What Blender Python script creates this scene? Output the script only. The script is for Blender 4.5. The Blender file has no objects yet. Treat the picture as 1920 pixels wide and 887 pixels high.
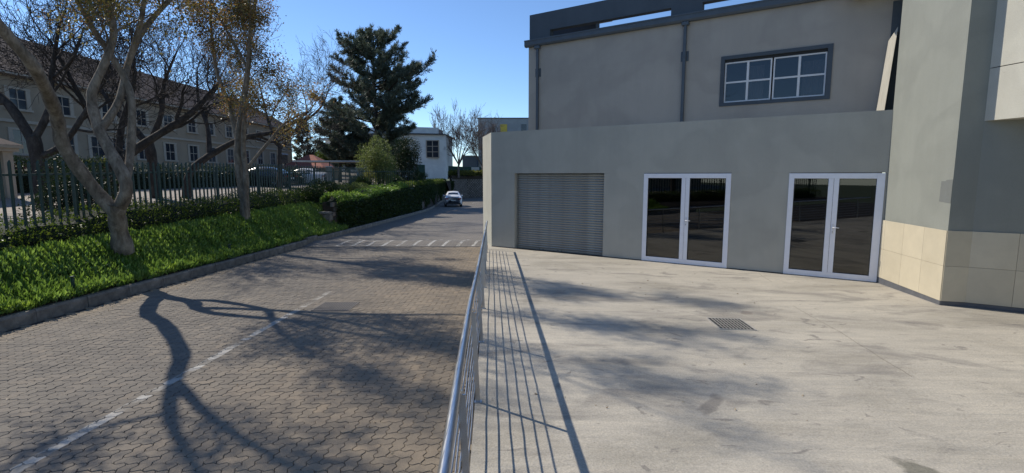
import bpy, math, random
import numpy as np
from mathutils import Vector, Matrix

# ------------------------------------------------------------------ camera, sky, sun, exposure
scene = bpy.context.scene
col = scene.collection
R = math.radians
rng = random.Random(7)
nrg = np.random.default_rng(11)

cam_d = bpy.data.cameras.new('camera')
cam = bpy.data.objects.new('camera', cam_d)
col.objects.link(cam)
cam_d.sensor_width = 36.0
cam_d.lens = 950.0 / 1920.0 * 36.0
cam_d.clip_start = 0.05
cam_d.clip_end = 3000
cam.location = (0, 0, 2.1)
cam.rotation_euler = (math.pi / 2 - math.atan(115.0 / 950.0), 0, 0)
scene.camera = cam

SUN_EL = R(40.5)
SUN_H = Vector((-0.825, 0.565)).normalized()
world = bpy.data.worlds.new('World')
scene.world = world
world.use_nodes = True
wn = world.node_tree.nodes
bg = wn['Background']
sky = wn.new('ShaderNodeTexSky')
sky.sky_type = 'NISHITA'
sky.sun_disc = False
sky.sun_elevation = SUN_EL
sky.sun_rotation = math.atan2(SUN_H.x, SUN_H.y)
sky.altitude = 1500
sky.air_density = 1.0
sky.dust_density = 0.0
sky.ozone_density = 6.0
world.node_tree.links.new(sky.outputs[0], bg.inputs[0])
bg.inputs[1].default_value = 0.143

sun_d = bpy.data.lights.new('sun', 'SUN')
sun_d.energy = 4.1
sun_d.angle = R(0.53)
sun_d.color = (1.0, 0.93, 0.82)
sun = bpy.data.objects.new('sun', sun_d)
col.objects.link(sun)
sdir = Vector((SUN_H.x * math.cos(SUN_EL), SUN_H.y * math.cos(SUN_EL), math.sin(SUN_EL)))
sun.rotation_euler = (-sdir).to_track_quat('-Z', 'Y').to_euler()
sun.location = sdir * 60

scene.view_settings.view_transform = 'Standard'
scene.view_settings.look = 'None'
scene.view_settings.gamma = 1
scene.view_settings.use_curve_mapping = False
scene.view_settings.exposure = 0.22
scene.render.engine = 'CYCLES'


# ------------------------------------------------------------------ helpers
def tag(o, label=None, cat=None, group=None, kind=None):
    if label: o['label'] = label
    if cat: o['category'] = cat
    if group: o['group'] = group
    if kind: o['kind'] = kind
    return o


def empty(name, loc=(0, 0, 0), rz=0.0, parent=None):
    o = bpy.data.objects.new(name, None)
    col.objects.link(o)
    o.location = loc
    o.rotation_euler = (0, 0, rz)
    o.empty_display_size = 0.2
    if parent: o.parent = parent
    return o


def link(name, me, parent=None, loc=None):
    o = bpy.data.objects.new(name, me)
    col.objects.link(o)
    if parent: o.parent = parent
    if loc is not None: o.location = loc
    return o


class MB:
    """collects shapes and links them as one mesh object"""
    def __init__(s):
        s.v = []; s.f = []; s.m = []; s.cur = 0; s.sm = []

    def add(s, vs, fs, smooth=False):
        b = len(s.v)
        s.v.extend([tuple(p) for p in vs])
        for f in fs:
            s.f.append(tuple(b + i for i in f)); s.m.append(s.cur); s.sm.append(smooth)
        return s

    def box(s, x0, x1, y0, y1, z0, z1):
        v = [(x0, y0, z0), (x1, y0, z0), (x1, y1, z0), (x0, y1, z0), (x0, y0, z1), (x1, y0, z1), (x1, y1, z1), (x0, y1, z1)]
        return s.add(v, [(0, 3, 2, 1), (4, 5, 6, 7), (0, 1, 5, 4), (1, 2, 6, 5), (2, 3, 7, 6), (3, 0, 4, 7)])

    def rbox(s, x0, x1, y0, y1, z0, z1, b=0.01):
        """box with chamfered edges: three stacked rings in z with chamfered plan corners"""
        def ring(i, z):
            c = b
            xa, xb, ya, yb = x0 + i, x1 - i, y0 + i, y1 - i
            return [(xa + c, ya, z), (xb - c, ya, z), (xb, ya + c, z), (xb, yb - c, z), (xb - c, yb, z), (xa + c, yb, z), (xa, yb - c, z), (xa, ya + c, z)]
        rs = [ring(b, z0), ring(0, z0 + b), ring(0, z1 - b), ring(b, z1)]
        v = sum(rs, []); f = []
        for k in range(3):
            for i in range(8):
                j = (i + 1) % 8
                f.append((k * 8 + i, k * 8 + j, k * 8 + 8 + j, k * 8 + 8 + i))
        f.append(tuple(range(7, -1, -1))); f.append(tuple(range(24, 32)))
        return s.add(v, f)

    def prism(s, poly, z0, z1):
        n = len(poly)
        v = [(p[0], p[1], z0) for p in poly] + [(p[0], p[1], z1) for p in poly]
        f = [tuple(range(n - 1, -1, -1)), tuple(range(n, 2 * n))]
        for i in range(n):
            j = (i + 1) % n
            f.append((i, j, n + j, n + i))
        return s.add(v, f)

    def tube(s, pts, rad, k=8, caps=True, smooth=True):
        pts = [Vector(p) for p in pts]
        n = len(pts)
        if not hasattr(rad, '__len__'): rad = [rad] * n
        vs = []; prev = None
        for i, p in enumerate(pts):
            t = (pts[min(i + 1, n - 1)] - pts[max(i - 1, 0)])
            if t.length < 1e-9: t = Vector((0, 0, 1))
            t.normalize()
            if prev is None:
                a = Vector((0, 0, 1)) if abs(t.z) < 0.9 else Vector((1, 0, 0))
                u = t.cross(a).normalized()
            else:
                u = prev - t * prev.dot(t)
                u = u.normalized() if u.length > 1e-6 else t.orthogonal().normalized()
            prev = u
            w = t.cross(u)
            for q in range(k):
                an = 2 * math.pi * q / k
                vs.append(p + (u * math.cos(an) + w * math.sin(an)) * rad[i])
        fs = []
        for i in range(n - 1):
            for q in range(k):
                r = (q + 1) % k
                fs.append((i * k + q, i * k + r, i * k + k + r, i * k + k + q))
        s.add(vs, fs, smooth)
        if caps:
            b = len(s.v) - n * k
            s.f.append(tuple(b + i for i in range(k - 1, -1, -1))); s.m.append(s.cur); s.sm.append(False)
            s.f.append(tuple(b + (n - 1) * k + i for i in range(k))); s.m.append(s.cur); s.sm.append(False)
        return s

    def mesh(s, name, mats):
        me = bpy.data.meshes.new(name)
        me.from_pydata(s.v, [], s.f)
        if not isinstance(mats, (list, tuple)): mats = [mats]
        for m in mats: me.materials.append(m)
        me.polygons.foreach_set('material_index', s.m)
        me.polygons.foreach_set('use_smooth', s.sm)
        me.update()
        return me

    def build(s, name, mats, parent=None, loc=None):
        return link(name, s.mesh(name, mats), parent, loc)


def mesh_arr(name, V, mat, n=4):
    """V: (N, n, 3) array -> mesh of N separate n-gons"""
    V = np.asarray(V, dtype=np.float32)
    N = V.shape[0]
    me = bpy.data.meshes.new(name)
    me.vertices.add(N * n)
    me.vertices.foreach_set('co', V.reshape(-1))
    me.loops.add(N * n)
    me.loops.foreach_set('vertex_index', np.arange(N * n, dtype=np.int32))
    me.polygons.add(N)
    me.polygons.foreach_set('loop_start', np.arange(0, N * n, n, dtype=np.int32))
    me.polygons.foreach_set('loop_total', np.full(N, n, dtype=np.int32))
    me.materials.append(mat)
    me.update(calc_edges=True)
    return me


def leaves(C, D, L, W, fold=0.25):
    """leaf quads: base C, direction D (unit), length L, width W"""
    N = len(C)
    rnd = nrg.normal(size=(N, 3))
    S = np.cross(D, rnd); S /= (np.linalg.norm(S, axis=1, keepdims=True) + 1e-9)
    U = np.cross(S, D)
    L = np.broadcast_to(np.asarray(L, float).reshape(-1, 1), (N, 1)); W = np.broadcast_to(np.asarray(W, float).reshape(-1, 1), (N, 1))
    mid = C + D * L * 0.5 + U * W * fold
    V = np.stack([C, mid + S * W * 0.5, C + D * L, mid - S * W * 0.5], axis=1)
    return V


def unit(a):
    return a / (np.linalg.norm(a, axis=-1, keepdims=True) + 1e-9)


# ------------------------------------------------------------------ materials
def new_mat(name):
    m = bpy.data.materials.new(name)
    m.use_nodes = True
    return m, m.node_tree.nodes, m.node_tree.links, m.node_tree.nodes['Principled BSDF']


def mat(name, c, rough=0.6, var=0.0, scale=8.0, metal=0.0, bump=0.0, bscale=None, c2=None, spec=0.4, island=0.0, stretch=None, detail=5):
    m, N, L, P = new_mat(name)
    P.inputs['Roughness'].default_value = rough
    P.inputs['Metallic'].default_value = metal
    P.inputs['Specular IOR Level'].default_value = spec
    tc = N.new('ShaderNodeTexCoord')
    src = tc.outputs['Object']
    if stretch:
        mp = N.new('ShaderNodeMapping'); mp.inputs['Scale'].default_value = stretch
        L.new(src, mp.inputs[0]); src = mp.outputs[0]
    nz = N.new('ShaderNodeTexNoise'); nz.inputs['Scale'].default_value = scale; nz.inputs['Detail'].default_value = detail; nz.inputs['Roughness'].default_value = 0.62
    L.new(src, nz.inputs['Vector'])
    rp = N.new('ShaderNodeValToRGB')
    a = tuple(x * (1 - var) for x in c); b = tuple(x * (1 + var) for x in c) if c2 is None else c2
    rp.color_ramp.elements[0].position = 0.32; rp.color_ramp.elements[1].position = 0.68
    rp.color_ramp.elements[0].color = (*a, 1); rp.color_ramp.elements[1].color = (*b, 1)
    L.new(nz.outputs['Fac'], rp.inputs[0])
    out = rp.outputs[0]
    if island:
        g = N.new('ShaderNodeNewGeometry'); oi = N.new('ShaderNodeObjectInfo')
        ad = N.new('ShaderNodeMath'); ad.operation = 'ADD'; L.new(g.outputs['Random Per Island'], ad.inputs[0]); L.new(oi.outputs['Random'], ad.inputs[1])
        fr = N.new('ShaderNodeMath'); fr.operation = 'FRACT'; L.new(ad.outputs[0], fr.inputs[0])
        mr = N.new('ShaderNodeMapRange'); mr.inputs[3].default_value = 1 - island; mr.inputs[4].default_value = 1 + island; L.new(fr.outputs[0], mr.inputs[0])
        hs = N.new('ShaderNodeHueSaturation'); L.new(out, hs.inputs['Color']); L.new(mr.outputs[0], hs.inputs['Value'])
        out = hs.outputs[0]
    L.new(out, P.inputs['Base Color'])
    if bump:
        n2 = N.new('ShaderNodeTexNoise'); n2.inputs['Scale'].default_value = bscale or scale * 6; n2.inputs['Detail'].default_value = 4
        L.new(src, n2.inputs['Vector'])
        bp = N.new('ShaderNodeBump'); bp.inputs['Strength'].default_value = bump; bp.inputs['Distance'].default_value = 0.02
        L.new(n2.outputs['Fac'], bp.inputs['Height']); L.new(bp.outputs[0], P.inputs['Normal'])
    return m


def leaf_mat(name, c, c2, trans=0.45, rough=0.45, spec=0.35):
    m, N, L, P = new_mat(name)
    g = N.new('ShaderNodeNewGeometry')
    rp = N.new('ShaderNodeValToRGB')
    rp.color_ramp.elements[0].color = (*c, 1); rp.color_ramp.elements[1].color = (*c2, 1)
    L.new(g.outputs['Random Per Island'], rp.inputs[0])
    pn = noise(N, L, g.outputs['Position'], 1.7, 3, 0.6)
    tone = mixc(N, L, 0.75, rp.outputs[0], ramp(N, L, pn, [(0.3, (0.68, 0.72, 0.66)), (0.5, (1.0, 1.0, 1.0)), (0.72, (1.35, 1.22, 1.0))]), 'MULTIPLY')
    L.new(tone, P.inputs['Base Color'])
    P.inputs['Roughness'].default_value = rough
    P.inputs['Specular IOR Level'].default_value = spec
    tr = N.new('ShaderNodeBsdfTranslucent')
    hs = N.new('ShaderNodeHueSaturation'); hs.inputs['Value'].default_value = 1.25; hs.inputs['Saturation'].default_value = 1.1
    L.new(tone, hs.inputs['Color']); L.new(hs.outputs[0], tr.inputs['Color'])
    mx = N.new('ShaderNodeMixShader'); mx.inputs[0].default_value = trans
    L.new(P.outputs[0], mx.inputs[1]); L.new(tr.outputs[0], mx.inputs[2])
    L.new(mx.outputs[0], N['Material Output'].inputs['Surface'])
    return m


def ramp(N, L, src, stops):
    r = N.new('ShaderNodeValToRGB')
    els = r.color_ramp.elements
    while len(els) < len(stops): els.new(0.5)
    for e, (p, c) in zip(els, stops):
        e.position = p; e.color = (*c, 1) if len(c) == 3 else c
    L.new(src, r.inputs[0])
    return r.outputs[0]


def noise(N, L, src, scale, detail=5, rough=0.6, dist=0.0):
    n = N.new('ShaderNodeTexNoise'); n.inputs['Scale'].default_value = scale; n.inputs['Detail'].default_value = detail
    n.inputs['Roughness'].default_value = rough; n.inputs['Distortion'].default_value = dist
    L.new(src, n.inputs['Vector']); return n.outputs['Fac']


def mixc(N, L, fac, a, b, mode='MIX'):
    m = N.new('ShaderNodeMix'); m.data_type = 'RGBA'; m.blend_type = mode
    if hasattr(fac, 'links') or hasattr(fac, 'is_linked'): L.new(fac, m.inputs[0])
    else: m.inputs[0].default_value = fac
    for i, x in ((6, a), (7, b)):
        if isinstance(x, tuple): m.inputs[i].default_value = (*x, 1)
        else: L.new(x, m.inputs[i])
    return m.outputs[2]


def mapping(N, L, src, scale=(1, 1, 1), loc=(0, 0, 0), rz=0.0):
    mp = N.new('ShaderNodeMapping'); mp.inputs['Scale'].default_value = scale; mp.inputs['Location'].default_value = loc; mp.inputs['Rotation'].default_value = (0, 0, rz)
    L.new(src, mp.inputs[0]); return mp.outputs[0]


def bumpn(N, L, P, h, strength, dist=0.01, prev=None):
    b = N.new('ShaderNodeBump'); b.inputs['Strength'].default_value = strength; b.inputs['Distance'].default_value = dist
    L.new(h, b.inputs['Height'])
    if prev: L.new(prev, b.inputs['Normal'])
    L.new(b.outputs[0], P.inputs['Normal']); return b.outputs[0]


STAINS = [(3.10, 3.58, .34, .62, R(-20), .72, (0.13, 0.125, 0.095)), (4.05, 8.55, .22, .34, R(30), .55, (0.20, 0.16, 0.13)), (3.95, 12.5, .45, .42, R(30), .6, (0.17, 0.16, 0.145)),
          (1.95, 4.75, .20, .75, R(35), .6, (0.16, 0.145, 0.13)), (6.7, 8.0, .8, .35, R(25), .45, (0.19, 0.17, 0.15)), (5.6, 6.2, 1.3, .30, R(40), .35, (0.2, 0.185, 0.165)), (7.2, 10.6, .7, .4, R(30), .4, (0.19, 0.17, 0.15)), (.5, 5.2, .10, .25, R(10), .5, (0.17, 0.15, 0.13))]


def concrete_mat():
    m, N, L, P = new_mat('yard_concrete')
    o = N.new('ShaderNodeTexCoord').outputs['Object']
    big = noise(N, L, mapping(N, L, o, (0.55, 1.0, 1), rz=R(30)), 0.55, 6, 0.65, 0.6)
    base = ramp(N, L, big, [(0.3, (0.30, 0.275, 0.225)), (0.5, (0.425, 0.39, 0.325)), (0.72, (0.52, 0.475, 0.39))])
    # trowel streaks along the wall direction
    st = noise(N, L, mapping(N, L, o, (0.5, 5.0, 1), rz=R(33)), 1.6, 6, 0.7, 0.8)
    base = mixc(N, L, 0.45, base, ramp(N, L, st, [(0.35, (0.40, 0.40, 0.40)), (0.65, (0.62, 0.60, 0.57))]), 'OVERLAY')
    # damp / dirt stains
    s1 = noise(N, L, mapping(N, L, o, (0.6, 1.3, 1), (3.1, 1.7, 0), R(33)), 1.1, 5, 0.6, 0.9)
    base = mixc(N, L, ramp(N, L, s1, [(0.54, (0, 0, 0)), (0.66, (0.6, 0.6, 0.6))]), base, (0.20, 0.185, 0.165))
    s2 = noise(N, L, mapping(N, L, o, (1, 1.6, 1), (7.3, 2.2, 0), R(33)), 2.6, 4, 0.55, 1.2)
    base = mixc(N, L, ramp(N, L, s2, [(0.63, (0, 0, 0)), (0.69, (0.6, 0.6, 0.6))]), base, (0.17, 0.155, 0.14))
    wob = noise(N, L, o, 3.2, 4, 0.6)
    for (cx, cy, rx, ry, rz, k, colr) in STAINS:
        mp = mapping(N, L, o, (1, 1, 1), (0, 0, 0))
        sb = N.new('ShaderNodeVectorMath'); sb.operation = 'SUBTRACT'; L.new(mp, sb.inputs[0]); sb.inputs[1].default_value = (cx, cy, 0)
        mq = N.new('ShaderNodeMapping'); mq.vector_type = 'POINT'; mq.inputs['Rotation'].default_value = (0, 0, rz); L.new(sb.outputs[0], mq.inputs[0])
        ml = N.new('ShaderNodeVectorMath'); ml.operation = 'MULTIPLY'; L.new(mq.outputs[0], ml.inputs[0]); ml.inputs[1].default_value = (1 / rx, 1 / ry, 0)
        ln = N.new('ShaderNodeVectorMath'); ln.operation = 'LENGTH'; L.new(ml.outputs[0], ln.inputs[0])
        aw = N.new('ShaderNodeMath'); aw.operation = 'MULTIPLY_ADD'; L.new(wob, aw.inputs[0]); aw.inputs[1].default_value = 1.1; L.new(ln.outputs['Value'], aw.inputs[2])
        base = mixc(N, L, ramp(N, L, aw.outputs[0], [(0.0, (k, k, k)), (0.62, (k * .9, k * .9, k * .9)), (0.80, (0, 0, 0))]) if False else ramp(N, L, aw.outputs[0], [(0.80, (k, k, k)), (0.98, (0, 0, 0))]), base, colr)
    # fine sand speckle
    f1 = noise(N, L, o, 60, 4, 0.75)
    base = mixc(N, L, 0.7, base, ramp(N, L, f1, [(0.3, (0.33, 0.33, 0.33)), (0.7, (0.66, 0.66, 0.66))]), 'OVERLAY')
    sp = N.new('ShaderNodeTexVoronoi'); sp.inputs['Scale'].default_value = 9; L.new(o, sp.inputs['Vector'])
    base = mixc(N, L, ramp(N, L, sp.outputs['Distance'], [(0.035, (0.5, 0.5, 0.5)), (0.07, (0, 0, 0))]), base, (0.12, 0.105, 0.09))
    L.new(base, P.inputs['Base Color'])
    P.inputs['Roughness'].default_value = 0.85; P.inputs['Specular IOR Level'].default_value = 0.25
    b1 = bumpn(N, L, P, noise(N, L, o, 40, 6, 0.75), 0.6, 0.012)
    bumpn(N, L, P, noise(N, L, mapping(N, L, o, (1, 3, 1), rz=R(33)), 6, 4), 0.35, 0.02, b1)
    return m


def plaster_mat(name, c, dirt=0.12, bscale=120, streak=True):
    m, N, L, P = new_mat(name)
    o = N.new('ShaderNodeTexCoord').outputs['Object']
    n1 = noise(N, L, o, 0.7, 5, 0.6, 0.4)
    dk = tuple(x * (1 - dirt) for x in c); lt = tuple(x * (1 + dirt * 0.6) for x in c)
    base = ramp(N, L, n1, [(0.3, dk), (0.7, lt)])
    if streak:
        n2 = noise(N, L, mapping(N, L, o, (3, 3, 0.35)), 1.6, 5, 0.65)
        base = mixc(N, L, 0.16, base, ramp(N, L, n2, [(0.3, (0.42, 0.42, 0.42)), (0.7, (0.57, 0.57, 0.57))]), 'OVERLAY')
    pt = noise(N, L, mapping(N, L, o, (1, 1, 1.0), (4.2, 1.1, 2.7)), 0.55, 3, 0.5, 0.2)
    base = mixc(N, L, 0.8, base, ramp(N, L, pt, [(0.47, (1, 1, 1)), (0.53, (0.90, 0.90, 0.905)), (0.62, (0.93, 0.93, 0.93)), (0.66, (1, 1, 1))]), 'MULTIPLY')
    sc = noise(N, L, mapping(N, L, o, (0.7, 0.7, 4)), 5, 4, 0.7, 1.0)
    base = mixc(N, L, ramp(N, L, sc, [(0.70, (0, 0, 0)), (0.76, (0.28, 0.28, 0.28))]), base, tuple(x * 0.55 for x in c))
    n3 = noise(N, L, o, bscale, 3, 0.7)
    base = mixc(N, L, 0.3, base, ramp(N, L, n3, [(0.3, (0.36, 0.36, 0.36)), (0.7, (0.64, 0.64, 0.64))]), 'OVERLAY')
    L.new(base, P.inputs['Base Color'])
    P.inputs['Roughness'].default_value = 0.8; P.inputs['Specular IOR Level'].default_value = 0.25
    b1 = bumpn(N, L, P, n3, 0.35, 0.006)
    bumpn(N, L, P, noise(N, L, o, 4, 3), 0.12, 0.03, b1)
    return m


def paver_mat():
    m, N, L, P = new_mat('paver_cement')
    geo = N.new('ShaderNodeNewGeometry'); oi = N.new('ShaderNodeObjectInfo')
    pos = geo.outputs['Position']
    ad = N.new('ShaderNodeMath'); ad.operation = 'ADD'; L.new(geo.outputs['Random Per Island'], ad.inputs[0]); L.new(oi.outputs['Random'], ad.inputs[1])
    fr = N.new('ShaderNodeMath'); fr.operation = 'FRACT'; L.new(ad.outputs[0], fr.inputs[0])
    base = ramp(N, L, fr.outputs[0], [(0.0, (0.172, 0.155, 0.133)), (0.5, (0.198, 0.178, 0.150)), (0.85, (0.215, 0.190, 0.158)), (1.0, (0.225, 0.195, 0.158))])
    # grey worn lane on the left, sandy dust by the railing
    sx = N.new('ShaderNodeSeparateXYZ'); L.new(pos, sx.inputs[0])
    wob = noise(N, L, pos, 0.8, 4)
    mw = N.new('ShaderNodeMath'); mw.operation = 'MULTIPLY_ADD'; L.new(wob, mw.inputs[0]); mw.inputs[1].default_value = 2.6; L.new(sx.outputs[0], mw.inputs[2])
    mr = N.new('ShaderNodeMapRange'); mr.inputs[1].default_value = -3.2; mr.inputs[2].default_value = 1.2; L.new(mw.outputs[0], mr.inputs[0])
    base = mixc(N, L, mr.outputs[0], base, (1.32, 1.20, 1.02), 'MULTIPLY')
    big = noise(N, L, pos, 0.9, 5, 0.65, 0.5)
    base = mixc(N, L, 0.6, base, ramp(N, L, big, [(0.3, (0.36, 0.36, 0.37)), (0.7, (0.60, 0.58, 0.55))]), 'OVERLAY')
    # sandy dirt along the kerb
    mk = N.new('ShaderNodeMath'); mk.operation = 'MULTIPLY_ADD'; L.new(wob, mk.inputs[0]); mk.inputs[1].default_value = 0.9; L.new(sx.outputs[0], mk.inputs[2])
    mr2 = N.new('ShaderNodeMapRange'); mr2.inputs[1].default_value = -7.15; mr2.inputs[2].default_value = -6.75; mr2.inputs[3].default_value = 0.65; mr2.inputs[4].default_value = 0.0
    L.new(mk.outputs[0], mr2.inputs[0])
    base = mixc(N, L, mr2.outputs[0], base, (0.30, 0.235, 0.155))
    def band(src, lo, hi, soft):
        a = N.new('ShaderNodeMapRange'); a.inputs[1].default_value = lo - soft; a.inputs[2].default_value = lo + soft; L.new(src, a.inputs[0])
        c = N.new('ShaderNodeMapRange'); c.inputs[1].default_value = hi - soft; c.inputs[2].default_value = hi + soft; c.inputs[3].default_value = 1; c.inputs[4].default_value = 0; L.new(src, c.inputs[0])
        k = N.new('ShaderNodeMath'); k.operation = 'MULTIPLY'; L.new(a.outputs[0], k.inputs[0]); L.new(c.outputs[0], k.inputs[1]); return k.outputs[0]
    wx = N.new('ShaderNodeMath'); wx.operation = 'MULTIPLY_ADD'; L.new(noise(N, L, pos, 22, 3), wx.inputs[0]); wx.inputs[1].default_value = 0.03; L.new(sx.outputs[0], wx.inputs[2])
    k1 = N.new('ShaderNodeMath'); k1.operation = 'MULTIPLY'; L.new(band(wx.outputs[0], -3.845, -3.735, 0.008), k1.inputs[0]); L.new(band(sx.outputs[1], 2.0, 10.3, 0.1), k1.inputs[1])
    wear = N.new('ShaderNodeMath'); wear.operation = 'MULTIPLY_ADD'; L.new(fr.outputs[0], wear.inputs[0]); wear.inputs[1].default_value = 0.45
    L.new(noise(N, L, mapping(N, L, pos, (2, 1, 1)), 2.6, 6, 0.75), wear.inputs[2])
    k2 = N.new('ShaderNodeMath'); k2.operation = 'MULTIPLY'; L.new(k1.outputs[0], k2.inputs[0]); L.new(ramp(N, L, wear.outputs[0], [(0.50, (0.0, 0.0, 0.0)), (0.92, (0.75, 0.75, 0.75))]), k2.inputs[1])
    base = mixc(N, L, k2.outputs[0], base, (0.52, 0.50, 0.45))
    f = noise(N, L, pos, 130, 3, 0.7)
    base = mixc(N, L, 0.55, base, ramp(N, L, f, [(0.3, (0.30, 0.30, 0.30)), (0.7, (0.68, 0.68, 0.68))]), 'OVERLAY')
    L.new(base, P.inputs['Base Color'])
    P.inputs['Roughness'].default_value = 0.85; P.inputs['Specular IOR Level'].default_value = 0.15
    b1 = bumpn(N, L, P, f, 0.5, 0.006)
    bumpn(N, L, P, noise(N, L, pos, 14, 4), 0.3, 0.012, b1)
    return m


def far_road_mat():
    m, N, L, P = new_mat('far_paving')
    pos = N.new('ShaderNodeNewGeometry').outputs['Position']
    br = N.new('ShaderNodeTexBrick')
    L.new(mapping(N, L, pos, (1, 1, 1)), br.inputs['Vector'])
    br.inputs['Scale'].default_value = 1.0; br.inputs['Brick Width'].default_value = 0.222; br.inputs['Row Height'].default_value = 0.111
    br.inputs['Mortar Size'].default_value = 0.007; br.inputs['Mortar Smooth'].default_value = 0.2
    br.inputs['Color1'].default_value = (0.19, 0.166, 0.137, 1); br.inputs['Color2'].default_value = (0.145, 0.128, 0.108, 1); br.inputs['Mortar'].default_value = (0.055, 0.05, 0.043, 1)
    big = noise(N, L, pos, 0.6, 5, 0.65)
    base = mixc(N, L, 0.6, br.outputs['Color'], ramp(N, L, big, [(0.3, (0.38, 0.38, 0.38)), (0.7, (0.62, 0.61, 0.58))]), 'OVERLAY')
    L.new(base, P.inputs['Base Color'])
    P.inputs['Roughness'].default_value = 0.75
    iv = N.new('ShaderNodeMath'); iv.operation = 'SUBTRACT'; iv.inputs[0].default_value = 1; L.new(br.outputs['Fac'], iv.inputs[1])
    bumpn(N, L, P, iv.outputs[0], 0.7, 0.012)
    return m


def paint_mat():
    """worn white road paint: see-through where it has worn off"""
    m, N, L, P = new_mat('worn_white_paint')
    pos = N.new('ShaderNodeNewGeometry').outputs['Position']
    P.inputs['Base Color'].default_value = (0.50, 0.48, 0.43, 1); P.inputs['Roughness'].default_value = 0.7
    n1 = noise(N, L, mapping(N, L, pos, (4, 1.1, 1)), 1.7, 6, 0.7)
    n2 = noise(N, L, pos, 45, 3, 0.7)
    ad = N.new('ShaderNodeMath'); ad.operation = 'MULTIPLY_ADD'; L.new(n2, ad.inputs[0]); ad.inputs[1].default_value = 0.35; L.new(n1, ad.inputs[2])
    f = ramp(N, L, ad.outputs[0], [(0.50, (0.05, 0.05, 0.05)), (0.74, (0.82, 0.82, 0.82))])
    tr = N.new('ShaderNodeBsdfTransparent'); mx = N.new('ShaderNodeMixShader')
    L.new(f, mx.inputs[0]); L.new(tr.outputs[0], mx.inputs[1]); L.new(P.outputs[0], mx.inputs[2])
    L.new(mx.outputs[0], N['Material Output'].inputs['Surface'])
    return m


def glass_mat(name, tint=(0.25, 0.27, 0.28), refl=1.0):
    m, N, L, P = new_mat(name)
    N.remove(P)
    tr = N.new('ShaderNodeBsdfTransparent'); tr.inputs[0].default_value = (*tint, 1)
    gl = N.new('ShaderNodeBsdfGlossy'); gl.inputs['Roughness'].default_value = 0.01; gl.inputs[0].default_value = (0.9, 0.93, 0.95, 1)
    fr = N.new('ShaderNodeFresnel'); fr.inputs[0].default_value = 1.52
    mu = N.new('ShaderNodeMath'); mu.operation = 'MULTIPLY'; mu.inputs[1].default_value = refl * 2.1; mu.use_clamp = True
    L.new(fr.outputs[0], mu.inputs[0])
    mx = N.new('ShaderNodeMixShader'); L.new(mu.outputs[0], mx.inputs[0]); L.new(tr.outputs[0], mx.inputs[1]); L.new(gl.outputs[0], mx.inputs[2])
    L.new(mx.outputs[0], N['Material Output'].inputs['Surface'])
    return m


def bark_mat(name, a, b, c):
    m, N, L, P = new_mat(name)
    o = N.new('ShaderNodeTexCoord').outputs['Object']
    n1 = noise(N, L, mapping(N, L, o, (1, 1, 0.45)), 7, 5, 0.65, 0.5)
    base = ramp(N, L, n1, [(0.3, a), (0.5, b), (0.7, c)])
    n2 = noise(N, L, mapping(N, L, o, (1, 1, 0.35)), 38, 4, 0.7)
    base = mixc(N, L, 0.5, base, ramp(N, L, n2, [(0.3, (0.33, 0.33, 0.33)), (0.7, (0.64, 0.64, 0.64))]), 'OVERLAY')
    L.new(base, P.inputs['Base Color']); P.inputs['Roughness'].default_value = 0.85; P.inputs['Specular IOR Level'].default_value = 0.2
    bumpn(N, L, P, n2, 0.8, 0.02)
    return m


def brushed_steel():
    m, N, L, P = new_mat('brushed_steel')
    o = N.new('ShaderNodeTexCoord').outputs['Object']
    n = noise(N, L, mapping(N, L, o, (60, 2, 60)), 3, 4, 0.6)
    L.new(ramp(N, L, n, [(0.3, (0.42, 0.42, 0.43)), (0.7, (0.60, 0.60, 0.60))]), P.inputs['Base Color'])
    L.new(ramp(N, L, n, [(0.3, (0.26, 0.26, 0.26)), (0.7, (0.40, 0.40, 0.40))]), P.inputs['Roughness'])
    P.inputs['Metallic'].default_value = 1.0
    return m


M = {}
M['concrete'] = concrete_mat()
M['paver'] = paver_mat()
M['farroad'] = far_road_mat()
M['paint'] = paint_mat()
M['bedding'] = mat('joint_sand', (0.045, 0.038, 0.030), 0.95, 0.3, 6)
M['kerb'] = mat('kerb_concrete', (0.19, 0.172, 0.145), 0.9, 0.4, 5, bump=0.5, bscale=45, island=0.12)
M['sage'] = plaster_mat('sage_plaster', (0.415, 0.405, 0.35), 0.06, 150)
M['grey_plaster'] = plaster_mat('grey_plaster', (0.41, 0.375, 0.325), 0.08, 60)
M['tower_plaster'] = plaster_mat('tower_plaster', (0.245, 0.255, 0.225), 0.06, 110)
M['patch_plaster'] = plaster_mat('patch_plaster', (0.165, 0.175, 0.165), 0.06, 110)
M['cream_plaster'] = plaster_mat('cream_plaster', (0.52, 0.50, 0.42), 0.05, 90)
M['side_cream'] = plaster_mat('side_plaster', (0.44, 0.435, 0.375), 0.06, 120)
M['navy'] = plaster_mat('navy_paint', (0.085, 0.105, 0.125), 0.12, 50)
M['navy_metal'] = mat('navy_metal', (0.08, 0.10, 0.12), 0.5, 0.1, 5)
M['cream_tile'] = mat('cream_tile', (0.53, 0.47, 0.345), 0.45, 0.05, 3, bump=0.04, bscale=20, island=0.05)
M['skirting'] = mat('dark_skirting', (0.10, 0.105, 0.115), 0.5, 0.15, 8)
M['grout'] = mat('grout', (0.28, 0.23, 0.16), 0.9, 0.1, 10)
M['white_frame'] = mat('white_frame', (0.78, 0.79, 0.83), 0.35, 0.03, 6)
M['white_window'] = mat('white_window_frame', (0.70, 0.70, 0.70), 0.4, 0.05, 6)
M['seal'] = mat('black_seal_and_shade', (0.02, 0.02, 0.02), 0.6)  # black of seals and strips, also the painted darkness under the gratings
M['galv'] = mat('galvanised_steel', (0.29, 0.295, 0.275), 0.42, 0.22, 3.0, metal=0.6, bump=0.06, bscale=9, stretch=(1, 1, 6))
M['steel'] = brushed_steel()
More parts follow.
